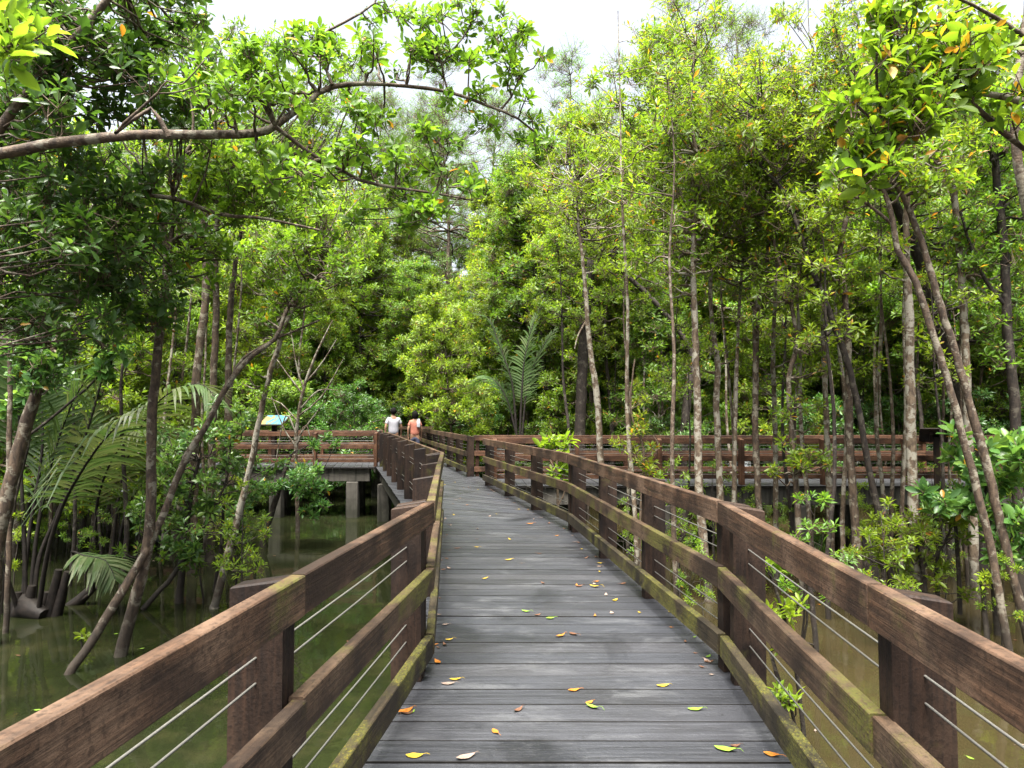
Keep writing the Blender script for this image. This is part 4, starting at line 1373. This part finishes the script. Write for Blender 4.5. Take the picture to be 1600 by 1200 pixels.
for (lab, stem, lv) in [
    ("seedling with bright leaves showing through the near right railing, behind its corner post", [(1255, 1130, 9), (1235, 1000, 8), (1215, 930, 6), (1195, 880, 4)], [(1195, 875, 22, 22, 6.0, 0.15, 4, 0.09, 4)]),
    ("seedling with bright leaves showing between the middle and low rails at right", [(1232, 1150, 12), (1222, 1080, 10), (1205, 1020, 6), (1225, 970, 4)], [(1222, 955, 34, 26, 6.0, 0.15, 5, 0.1, 4), (1240, 995, 22, 16, 5.8, 0.15, 3, 0.08, 3)]),
    ("dark stem in the water behind the right railing with one sprig at its foot", [(1275, 1010, 11), (1268, 940, 10), (1262, 880, 8), (1258, 850, 4)], [(1200, 985, 20, 20, 7.6, 0.15, 2, 0.08, 3)]),
    ("low seedling growing against the right kick rail", [(1255, 1180, 9), (1240, 1130, 7), (1232, 1080, 3)], [(1228, 1085, 16, 22, 4.9, 0.1, 4, 0.06, 3)]),
    ("small seedling standing in water by the two leaning left stems", [(128, 1015, 3), (127, 1000, 3), (128, 992, 2)], [(128, 992, 10, 6, 8.9, 0.08, 2, 0.05, 3)]),
    ("little seedling in the open water in front of the hanging bush", [(399, 893, 3), (400, 880, 3), (399, 872, 2)], [(398, 870, 10, 5, 12.5, 0.08, 2, 0.06, 3)]),
    ("thin black stem in the water left of the two leaning right stems", [(1542, 1010, 11), (1538, 950, 10), (1535, 910, 7), (1545, 900, 3)], [(1545, 908, 24, 8, 8.6, 0.1, 3, 0.09, 4)]),
]:
    d = lv[0][4]
    tree("mangrove_seedling", lab, "seedling", [(stem, d)], lv, M_BARK_DARK, M_LIME, 0.10, True, G_BUSH, 7, 0.36, (0.3, 0.93), 0.0, 0.01)


tree("dead_tree", "bare pale twiggy sapling tangled in front of the left side boardwalk", "tree",
     [([(465, 800, 8), (462, 720, 8), (466, 650, 7), (480, 590, 6), (500, 540, 4), (520, 500, 2)], 17.5)]
     + [([(464 + q, 700 - h, 4), (464 + q + dx * 0.5, 700 - h - 30, 3), (464 + q + dx, 700 - h + dy, 1.5)], 17.5)
        for q, h, dx, dy in ((0, 0, -40, -80), (0, 15, 45, -60), (2, 40, -55, -40), (4, 60, 60, -30), (8, 85, -45, -60), (12, 100, 50, -70), (0, 5, 30, 40), (0, 20, -35, 50), (3, 50, 70, -90), (10, 95, -20, -90))],
     [], M_BARK_PALE, M_MID, 0.12)
mb = MB()
p0, p1 = at(1352, 905, 11.6), at(1350, 826, 11.6)
p0[2] = WATER_Z - 0.3
mb.tube([p0, lerp(p0, p1, 0.5), p1], [0.24, 0.19, 0.15], 11, wobble=0.10)
base = p0.copy()
base[2] = WATER_Z
tag(link("tree_stump", mb.mesh("tree_stump", M_BARK_DARK, base), None, base), "short black stump standing in the water among the slim right trunks", "stump")
p = on_level(1437, 1003, WATER_Z)
mb = MB()
th, ph = np.meshgrid(np.linspace(0, 2 * math.pi, 13)[:-1], np.linspace(0.05, math.pi - 0.05, 8))
rr = 0.17 * (1 + 0.14 * RNG.normal(size=th.shape))
V = np.stack([rr * np.sin(ph) * np.cos(th) * 1.3, rr * np.sin(ph) * np.sin(th), rr * np.cos(ph) * 0.7], -1).reshape(-1, 3)
F = np.array([[a * 12 + b, a * 12 + (b + 1) % 12, (a + 1) * 12 + (b + 1) % 12, (a + 1) * 12 + b] for a in range(7) for b in range(12)])
mb.add(V, F[:, ::-1])
tag(link("rock", mb.mesh("rock", plain_material("yellowish wet stone", (0.10, 0.085, 0.045), 0.7, 0.3, 0.4, 9)), None, p), "yellowish stone breaking the water beside the thin leaning right stem", "rock")
for i in range(44):
    if i < 22:
        g = on_level(random.uniform(20, 560), random.uniform(860, 1190), WATER_Z + 0.004)
    else:
        g = on_level(random.uniform(1180, 1600), random.uniform(900, 1190), WATER_Z + 0.004)
    c = random.choice(["yellow", "brown", "orange", "green", "brown", "pale"])
    o = link("floating_leaf", random.choice(FALL_MESH[c]), None, g, (0, 0, random.uniform(0, 6.28)))
    o.scale = (random.uniform(0.6, 1.1), random.uniform(0.6, 1.1), 0.35)
    tag(o, "%s leaf floating on the murky water %s of the boardwalk" % (c, "left" if i < 22 else "right"), "floating leaf", "leaves floating on the water")


# ------------------------------------------------------------------ nypa palms
def frond(name, root, base, P, R, leaf_from, Lmax, n, droop, mat=M_PALM, spread=1.0, tint=(0, 1), up=(0, 0, 1)):
    """one feather frond: a bent stalk and two rows of narrow hanging leaflets"""
    S_, R_ = smooth_line(P, R, 0.12)
    mb = MB()
    mb.tube(S_, R_, 6, 1)
    arc = np.concatenate([[0], np.cumsum(np.linalg.norm(np.diff(S_, axis=0), axis=1))])
    T = np.gradient(S_, axis=0)
    T /= np.linalg.norm(T, axis=1)[:, None]
    ss = np.linspace(leaf_from, 0.995, n)
    V, F, tt = [], [], []
    for u in ss:
        p = np.array([np.interp(u * arc[-1], arc, S_[:, a]) for a in range(3)])
        t = np.array([np.interp(u * arc[-1], arc, T[:, a]) for a in range(3)])
        side = np.cross(t, np.array(up, float))
        side /= np.linalg.norm(side) + 1e-9
        nn = np.cross(side, t)
        w = (u - leaf_from) / (1 - leaf_from)
        ln = 1.25 * Lmax * (0.55 + 0.75 * math.sin(math.pi * min(1, w * 0.85 + 0.12))) * (1 - 0.45 * w * w)
        for s in (-1, 1):
            dirv = side * s * spread + t * (0.55 + 0.5 * w) + nn * RNG.normal(0.12, 0.10)
            dirv /= np.linalg.norm(dirv)
            l_ = ln * RNG.uniform(0.85, 1.1)
            wd = 0.022 + 0.012 * math.sin(math.pi * w)
            acr = np.cross(dirv, nn)
            acr /= np.linalg.norm(acr) + 1e-9
            b = len(V)
            dk = droop * RNG.uniform(0.6, 1.4)
            for q, ww in ((0, 0.5), (0.3, 1.0), (0.65, 0.8), (1.0, 0.06)):
                c = p + dirv * l_ * q + np.array((0, 0, -1)) * dk * l_ * q * q
                V += [c - acr * wd * ww, c + nn * -0.004, c + acr * wd * ww]
            for r in range(3):
                F += [(b + 3 * r, b + 3 * r + 3, b + 3 * r + 4, b + 3 * r + 1), (b + 3 * r + 1, b + 3 * r + 4, b + 3 * r + 5, b + 3 * r + 2)]
            tv = tint[0] + (tint[1] - tint[0]) * RNG.random()
            tt += [min(tv, 0.92)] * 6
    mb.add(V, np.array(F), 0, np.array(tt))
    return mb.build(name, [mat, M_STALK], root, base)


def apx(lst, d0, d1=None):
    d1 = d0 if d1 is None else d1
    n = len(lst)
    return [at(x, y, d0 + (d1 - d0) * i / (n - 1)) for i, (x, y) in enumerate(lst)]


pb = at(42, 958, 10.3)
pb[2] = WATER_Z
palm = empty("nypa_palm", pb)
tag(palm, "nypa palm clump with black stalks and arching feather fronds in the water at left", "palm")
mb = MB()
for (x0, x1, y1, w) in ((82, 92, 890, 0.075), (93, 106, 893, 0.07), (70, 74, 925, 0.07), (30, 28, 925, 0.08), (48, 50, 915, 0.075)):
    a, b = at(x0 - 6, 965, 10.3), at(x1, y1, 10.3)
    mb.tube([a, lerp(a, b, 0.5), b], [w * 1.15, w, w * 0.7], 8, wobble=0.06)
mb.tube([at(20, 966, 10.4), at(42, 946, 10.3), at(70, 962, 10.2)], [0.10, 0.17, 0.10], 9, wobble=0.1)
mb.build("stump", M_STALK, palm, pb)
FR = [
    ([(60, 955), (75, 862), (98, 790), (128, 735), (160, 690), (195, 655), (228, 634)], 10.2, 9.2, 0.45, 0.75, 34, 0.65, (0.5, 1)),
    ([(40, 955), (38, 850), (34, 760), (30, 660), (26, 560), (0, 480)], 10.4, 10.8, 0.5, 0.85, 30, 0.15, (0, 0.6)),
    ([(52, 955), (62, 870), (95, 790), (140, 660), (170, 560), (215, 470), (300, 450)], 10.5, 11.0, 0.4, 0.9, 38, 0.35, (0.1, 0.9)),
    ([(28, 955), (14, 910), (0, 870), (-40, 780), (-90, 740)], 10.2, 9.6, 0.5, 0.7, 20, 0.4, (0, 0.6)),
    ([(46, 955), (60, 820), (90, 690), (130, 600), (190, 560)], 10.9, 11.4, 0.35, 0.9, 34, 0.3, (0.1, 0.8)),
    ([(34, 955), (45, 840), (66, 700), (60, 600), (40, 540)], 10.9, 11.4, 0.4, 0.8, 30, 0.25, (0.1, 0.8)),
]
for pts, d0, d1, lf, Lm, n, dr, tn in FR:
    frond("frond", palm, pb, apx(pts, d0, d1), np.linspace(0.036, 0.006, len(pts)), lf, Lm, n, dr, tint=tn)

pb2 = at(190, 870, 12.8)
pb2[2] = WATER_Z
palm2 = empty("nypa_palm", pb2)
tag(palm2, "second nypa palm behind the forked trunk with silvery arched leaflets", "palm")
for pts, d0, d1, lf, Lm, n, dr, tn in [
    ([(150, 880), (150, 800), (165, 740), (195, 690), (232, 672), (262, 690)], 12.8, 12.0, 0.3, 0.85, 36, 0.5, (0.4, 1)),
    ([(160, 880), (150, 760), (140, 680), (110, 610), (70, 590)], 13.0, 13.4, 0.35, 0.9, 32, 0.3, (0.1, 0.8)),
    ([(175, 880), (185, 780), (205, 700), (250, 625), (310, 600), (340, 625)], 13.2, 12.6, 0.35, 0.9, 36, 0.55, (0.3, 0.9)),
    ([(180, 880), (200, 790), (235, 745), (275, 720), (300, 735)], 13.0, 13.0, 0.35, 0.6, 26, 0.5, (0.3, 1)),
]:
    frond("frond", palm2, pb2, apx(pts, d0, d1), np.linspace(0.030, 0.005, len(pts)), lf, Lm, n, dr, tint=tn)

pb3 = at(112, 948, 10.9)
pb3[2] = WATER_Z
palm3 = empty("nypa_palm", pb3)
tag(palm3, "small fan of palm leaflets on a curved stalk by the drowned black log", "palm")
frond("frond", palm3, pb3, apx([(112, 948), (146, 922), (140, 895), (112, 862), (130, 868), (165, 876), (180, 905)], 10.9, 10.2), np.linspace(0.03, 0.005, 7), 0.62, 0.42, 24, 0.45, tint=(0.2, 0.8))
lg = MB()
lg.tube(apx([(98, 952), (125, 938), (148, 915)], 10.9), [0.05, 0.085, 0.06], 8, wobble=0.08)
lg.build("log", M_STALK, palm3, pb3)

pb4 = at(815, 680, 19.6)
pb4[2] = WATER_Z
palm4 = empty("nypa_palm", pb4)
tag(palm4, "distant palm with grey green fronds showing between trees past the far railing", "palm")
for pts in ([(812, 690), (815, 620), (820, 560), (835, 500), (850, 470)], [(808, 690), (800, 600), (780, 540), (765, 500), (745, 490)], [(815, 690), (825, 600), (850, 540), (870, 510)], [(810, 690), (790, 620), (765, 590), (740, 600)]):
    frond("frond", palm4, pb4, apx(pts, 19.6, 20.0), np.linspace(0.04, 0.008, len(pts)), 0.3, 0.6, 36, 0.3, tint=(0.1, 0.7))


# ------------------------------------------------------------------ the mangrove stand behind: prototypes, copied tree by tree
def grow(seed, H, crown_from, crown_r, n_cl, rad, whorls, L, leaf, bark, trunk_r, taper_top=1.0, k=7, ratio=0.36, tint=(0, 0.93), yellow=0.012, stems=1, raw=False):
    """meshes (trunk, crown) of one tree standing at the origin"""
    global RNG
    keep, RNG = RNG, np.random.default_rng(seed)
    mb, lines = MB(), []
    for s in range(stems):
        n = 7
        z = np.linspace(-0.3, H * (0.96 - 0.1 * s), n)
        lean = RNG.normal(0, 0.035 * H + (0.12 * H if stems > 1 else 0), 2)
        wob = np.cumsum(RNG.normal(0, 0.018 * H, (n, 2)), axis=0) * 0.6
        P = np.column_stack([lean[0] * (np.clip(z, 0, None) / H) ** 1.4 + wob[:, 0] - wob[0, 0], lean[1] * (np.clip(z, 0, None) / H) ** 1.4 + wob[:, 1] - wob[0, 1], z])
        S_, R_ = smooth_line(P, np.linspace(trunk_r, trunk_r * 0.15, n), 0.4)
        mb.tube(S_, R_, 7, wobble=0.05)
        lines.append((S_, R_))
    C = []
    while len(C) < n_cl:
        u = RNG.random()
        z = H * (crown_from + (1 - crown_from) * u)
        r = crown_r * (math.sin(math.pi * min(1.0, 0.12 + 0.83 * u ** 0.8)) ** 0.7) * math.sqrt(RNG.random()) * (taper_top if u > 0.7 else 1.0)
        a = RNG.random() * 6.283
        l = lines[RNG.integers(len(lines))][0]
        c = np.array([np.interp(z, l[:, 2], l[:, 0]), np.interp(z, l[:, 2], l[:, 1]), z])
        C.append(c + np.array((r * math.cos(a), r * math.sin(a), 0.25 * r)))
    C = np.array(C)
    limbs_to(mb, lines, C, 0.03)
    cb = MB()
    clump_leaves(cb, C, rad, whorls, L, k, ratio, tint, yellow)
    if raw:
        RNG = keep
        return mb, cb
    tm, cm = mb.mesh("trunk", bark), cb.mesh("crown", [leaf, M_TWIG])
    RNG = keep
    return tm, cm


PROTO = {
    "tall": [grow(100 + i, 11.5, 0.30, 2.0, 120, 0.50, 30, 0.165, (M_LIME, M_LIME, M_MID, M_LIME)[i], (M_BARK, M_BARK_PALE, M_BARK_DARK, M_BARK)[i], 0.11) for i in range(4)],
    "mid": [grow(200 + i, 6.8, 0.16, 1.6, 84, 0.42, 26, 0.155, (M_MID, M_LIME, M_MID)[i], (M_BARK_DARK, M_BARK, M_BARK_PALE)[i], 0.07, tint=(0, 0.9)) for i in range(3)],
    "shrub": [grow(300 + i, 3.6, 0.10, 1.35, 56, 0.36, 22, 0.15, (M_BLUE, M_MID, M_DARK)[i], M_BARK_DARK, 0.045, tint=(0, 0.9), yellow=0.004, stems=3) for i in range(3)],
    "airy": [grow(400 + i, 17.0, 0.42, 2.6, 95, 0.60, 26, 0.15, M_MID, M_BARK, 0.14, ratio=0.16, k=6, tint=(0, 0.7), yellow=0.004) for i in range(2)],
    "pole": [grow(500 + i, 9.5, 0.66, 1.3, 36, 0.40, 18, 0.15, M_LIME, (M_BARK_DARK, M_BARK_PALE)[i], 0.075) for i in range(2)],
}


def place(kind, i, x, y, label, group, cat="tree", name="mangrove_tree", sc=1.0):
    tm, cm = PROTO[kind][i % len(PROTO[kind])]
    root = empty(name, (x, y, WATER_Z), random.uniform(0, 6.283))
    root.scale = (sc * random.uniform(0.92, 1.08),) * 2 + (sc * random.uniform(0.93, 1.07),)
    tag(root, label, cat, group)
    link("trunk", tm, root)
    link("crown", cm, root)
    return root


def free(x, y):
    """clear of the decks"""
    if ARM_R[0] - 0.9 < y < ARM_R[1] + 1.1 and x > -2:
        return False
    if ARM_L[0] - 0.9 < y < ARM_L[1] + 1.1 and x < -2.5:
        return False
    lx = np.interp(y, [q[1] for q in LEFT], [q[0] for q in LEFT])
    rx = np.interp(y, [q[1] for q in RIGHT], [q[0] for q in RIGHT])
    return not (lx - 0.9 < x < rx + 0.9 and y < 30.3) and not (-7.2 < x < -2.6 and 28.3 < y < 30.6)


def scatter(kind, n, x_rng, y_rng, mind, label, group, cat="tree", name="mangrove_tree", sc=(0.85, 1.15), frame=1.12):
    got, tries = [], 0
    while len(got) < n and tries < 4000:
        tries += 1
        y = random.uniform(*y_rng)
        x = random.uniform(*x_rng)
        if abs(x) > y * 0.741 * frame + 1.0 or not free(x, y):
            continue
        if y < 20 and 385 < x / y * F_PX + 800 < 610:      # open water in front of the left arm
            continue
        if 17 < y < 25 and 735 < x / y * F_PX + 800 < 885:        # gap kept by the palm past the far railing
            continue
        if any((x - a) ** 2 + (y - b) ** 2 < mind * mind for a, b in got):
            continue
        got.append((x, y))
        place(kind, len(got), x, y, label, group, cat, name, random.uniform(*sc))


PROTO["sapling"] = [grow(600 + i, 2.5, 0.30, 0.55, 13, 0.17, 6, 0.125, (M_LIME, M_MID, M_LIME)[i], M_BARK_DARK, 0.022, ratio=0.33, k=8, tint=(0.1, 0.93), yellow=0.01, stems=(1, 2, 1)[i]) for i in range(3)]
random.seed(21)
scatter("sapling", 26, (1.6, 11), (8.5, 14.0), 0.65, "small leafy sapling among the slim trunks in front of the red railing", "saplings in front of the red railing", "sapling", "mangrove_sapling", (0.45, 0.85))
scatter("sapling", 22, (-10, -2.4), (9.5, 19.0), 0.8, "small leafy sapling in the water left of the boardwalk", "saplings left of the boardwalk", "sapling", "mangrove_sapling", (0.5, 0.9))
PROTO["whip"] = [grow(700 + i, (7.5, 9.0, 6.5)[i], 0.60, 0.9, 15, 0.30, 8, 0.13, (M_LIME, M_MID, M_LIME)[i], (M_BARK, M_BARK_PALE, M_BARK_DARK)[i], 0.042, tint=(0.1, 0.93), yellow=0.02) for i in range(3)]
random.seed(23)
scatter("whip", 30, (1.4, 13), (10.0, 14.1), 0.55, "very thin mangrove stem among the slim trunks in front of the red railing", "very thin stems in front of the red railing", sc=(0.8, 1.2))
scatter("whip", 16, (1.0, 20), (18.3, 25), 0.8, "very thin mangrove stem just behind the red railing", "very thin stems behind the red railing", sc=(0.9, 1.3))
scatter("whip", 18, (-12, -3.4), (11.0, 19.0), 0.8, "very thin mangrove stem in the water left of the boardwalk", "very thin stems left of the boardwalk", sc=(0.8, 1.2))
random.seed(24)
for i in range(60):
    y = random.uniform(3.4, 14.0)
    lx = np.interp(y, [q[1] for q in LEFT], [q[0] for q in LEFT])
    rx = np.interp(y, [q[1] for q in RIGHT], [q[0] for q in RIGHT])
    e = 0.03 + abs(random.gauss(0, 0.07))
    c = random.choice(["brown", "brown", "brown", "pale", "orange"])
    o = link("fallen_leaf", random.choice(FALL_MESH[c]), None, ((lx + e) if i % 2 else (rx - e), y, 0.003), (random.uniform(-0.1, 0.1), random.uniform(-0.1, 0.1), random.uniform(0, 6.28)))
    o.scale = (random.uniform(0.3, 0.75),) * 3
    tag(o, "small %s leaf scrap gathered along the foot of the %s railing" % (c, "left" if i % 2 else "right"), "fallen leaf", "leaf scraps along the kick rails")
random.seed(22)
scatter("tall", 34, (-1, 36), (18.6, 34), 1.6, "tall slim mangrove with lime crown in the stand behind the red railing", "mangrove stand behind the right side boardwalk", sc=(0.98, 1.32))
scatter("tall", 20, (-16, 8), (30.5, 44), 2.6, "slim lime crowned mangrove in the far stand beyond the end of the boardwalk", "far stand beyond the end of the boardwalk", sc=(0.78, 0.98))
scatter("tall", 30, (-34, -6), (24, 40), 2.0, "slim mangrove with lime crown behind the left side boardwalk", "mangrove stand behind the left side boardwalk", sc=(0.95, 1.25))
# beyond 38 m the crowns run together into one mass: one object
far_kinds = [grow(800 + i, (11.5, 11.0, 7.0, 6.5)[i], (0.28, 0.30, 0.12, 0.12)[i], (2.1, 2.1, 1.8, 1.8)[i], (70, 70, 46, 46)[i], 0.55, 15, 0.23, M_LIME, M_BARK_DARK, 0.11, k=6, raw=True) for i in range(4)]
far = MB()
spots_far = []
while len(spots_far) < 92:
    y = random.uniform(39, 60)
    x = random.uniform(-47, 47)
    if abs(x) > y * 0.741 * 1.12 + 1 or any((x - a) ** 2 + (y - b) ** 2 < 3.2 for a, b in spots_far):
        continue
    spots_far.append((x, y))
for x, y in spots_far:
    i = random.choice((0, 1)) if y > 46 and random.random() < 0.6 else random.choice((2, 3))
    q, sc_ = random.uniform(0, 6.283), random.uniform(0.9, 1.15)
    ca, sa = math.cos(q) * sc_, math.sin(q) * sc_
    lf = random.choice((0, 0, 1))
    for src, mt in zip(far_kinds[i], (2, None)):
        V = np.concatenate(src.v)
        V = np.column_stack([V[:, 0] * ca - V[:, 1] * sa + x, V[:, 0] * sa + V[:, 1] * ca + y, V[:, 2] * sc_ + WATER_Z])
        b0 = far.nv
        far.v.append(V)
        far.nv += len(V)
        for fq, m_, t_, s_ in src.f:
            far.f.append((fq + b0, mt if mt is not None else (lf if m_ == 0 else 3), t_, s_))
tag(far.build("forest", [M_LIME, M_MID, M_BARK_DARK, M_TWIG]), "far mangrove forest closing the view behind the nearer trees", "forest", kind="stuff")
scatter("pole", 26, (0, 26), (18.4, 27), 1.1, "bare pole like mangrove trunk in the shade behind the red railing", "bare slim trunks behind the right side boardwalk", sc=(0.8, 1.2))
scatter("pole", 8, (-24, -6), (23.6, 32), 1.3, "bare slim trunk in the shade behind the left side boardwalk", "bare slim trunks behind the left side boardwalk", sc=(0.8, 1.2))
scatter("mid", 26, (-2, 30), (18.4, 32), 1.6, "young bushy mangrove below the tall crowns behind the red railing", "young mangroves behind the right side boardwalk")
scatter("mid", 16, (-12, 4), (26, 38), 1.7, "young bushy mangrove beyond the end of the boardwalk", "young mangroves beyond the end of the boardwalk")
scatter("mid", 18, (-30, -5), (23.6, 36), 1.7, "young bushy mangrove behind the left side boardwalk", "young mangroves behind the left side boardwalk")
scatter("mid", 9, (-16, -5.5), (13.5, 18.6), 1.5, "young bushy mangrove standing in front of the left side boardwalk", "young mangroves in front of the left side boardwalk", sc=(0.7, 1.0))
scatter("shrub", 34, (-1, 34), (18.3, 32), 1.3, "dark shrub at the foot of the trunks behind the red railing", "shrubs behind the right side boardwalk", "shrub", "mangrove_shrub")
scatter("shrub", 18, (-10, 2), (24, 36), 1.3, "shrub at water level beyond the end of the boardwalk", "shrubs beyond the end of the boardwalk", "shrub", "mangrove_shrub")
scatter("shrub", 26, (-32, -5), (23.6, 36), 1.4, "dark shrub behind the left side boardwalk", "shrubs behind the left side boardwalk", "shrub", "mangrove_shrub")
for i, (px, d) in enumerate(((860, 30), (930, 33), (1010, 28), (1085, 31), (790, 36), (640, 38), (720, 34), (560, 36), (1180, 30), (980, 37))):
    place("airy", i, (px - 800) / F_PX * d, d, "very tall airy tree with fine narrow leaves rising above the mangroves", "airy tall trees against the sky", "tree", "airy_tree", random.uniform(1.05, 1.35))
for px, d, q in ((628, 43, 1.25), (690, 45, 1.3), (770, 46, 1.35)):
    place("tall", int(px), (px - 800) / F_PX * d, d, "slim lime crowned mangrove in the far stand beyond the end of the boardwalk", "far stand beyond the end of the boardwalk", sc=q)
for i, (px, d) in enumerate(((600, 46), (665, 50), (735, 44), (770, 48), (540, 47))):
    place("airy", i, (px - 800) / F_PX * d, d, "very tall airy tree with fine narrow leaves rising above the mangroves", "airy tall trees against the sky", "tree", "airy_tree", 1.45)

for px, d, q in ((556, 31.5, 1.15), (606, 33.0, 1.3), (655, 32.0, 1.2), (697, 30.5, 1.25), (735, 32.5, 1.3), (580, 35.5, 1.4), (640, 36.5, 1.5)):
    place("mid", 1, (px - 800) / F_PX * d, d, "bright bushy mangrove closing the view beyond the end of the boardwalk", "bright bushy mangroves at the end of the boardwalk", sc=q)

random.seed(31)
for x, y, kind in ((-13.5, 12.5, "mid"), (-12.2, 15.5, "tall"), (-14.5, 17.5, "tall"), (-16.5, 14.5, "tall"), (-15.5, 20.0 - 1.5, "mid"), (-18.5, 18.0, "tall"), (-19.5, 21.5, "tall"),
                   (14.5, 12.0, "mid"), (13.2, 9.8, "mid"), (17.5, 19.5, "tall"), (20.5, 22.0, "tall"), (17.8, 12.9, "tall")):
    side = "left" if x < 0 else "right"
    place(kind, int(abs(x) * 10), x, y, "mangrove at the outer %s edge of the view, beyond the slimmer trunks" % side, "mangroves at the outer %s edge" % side)
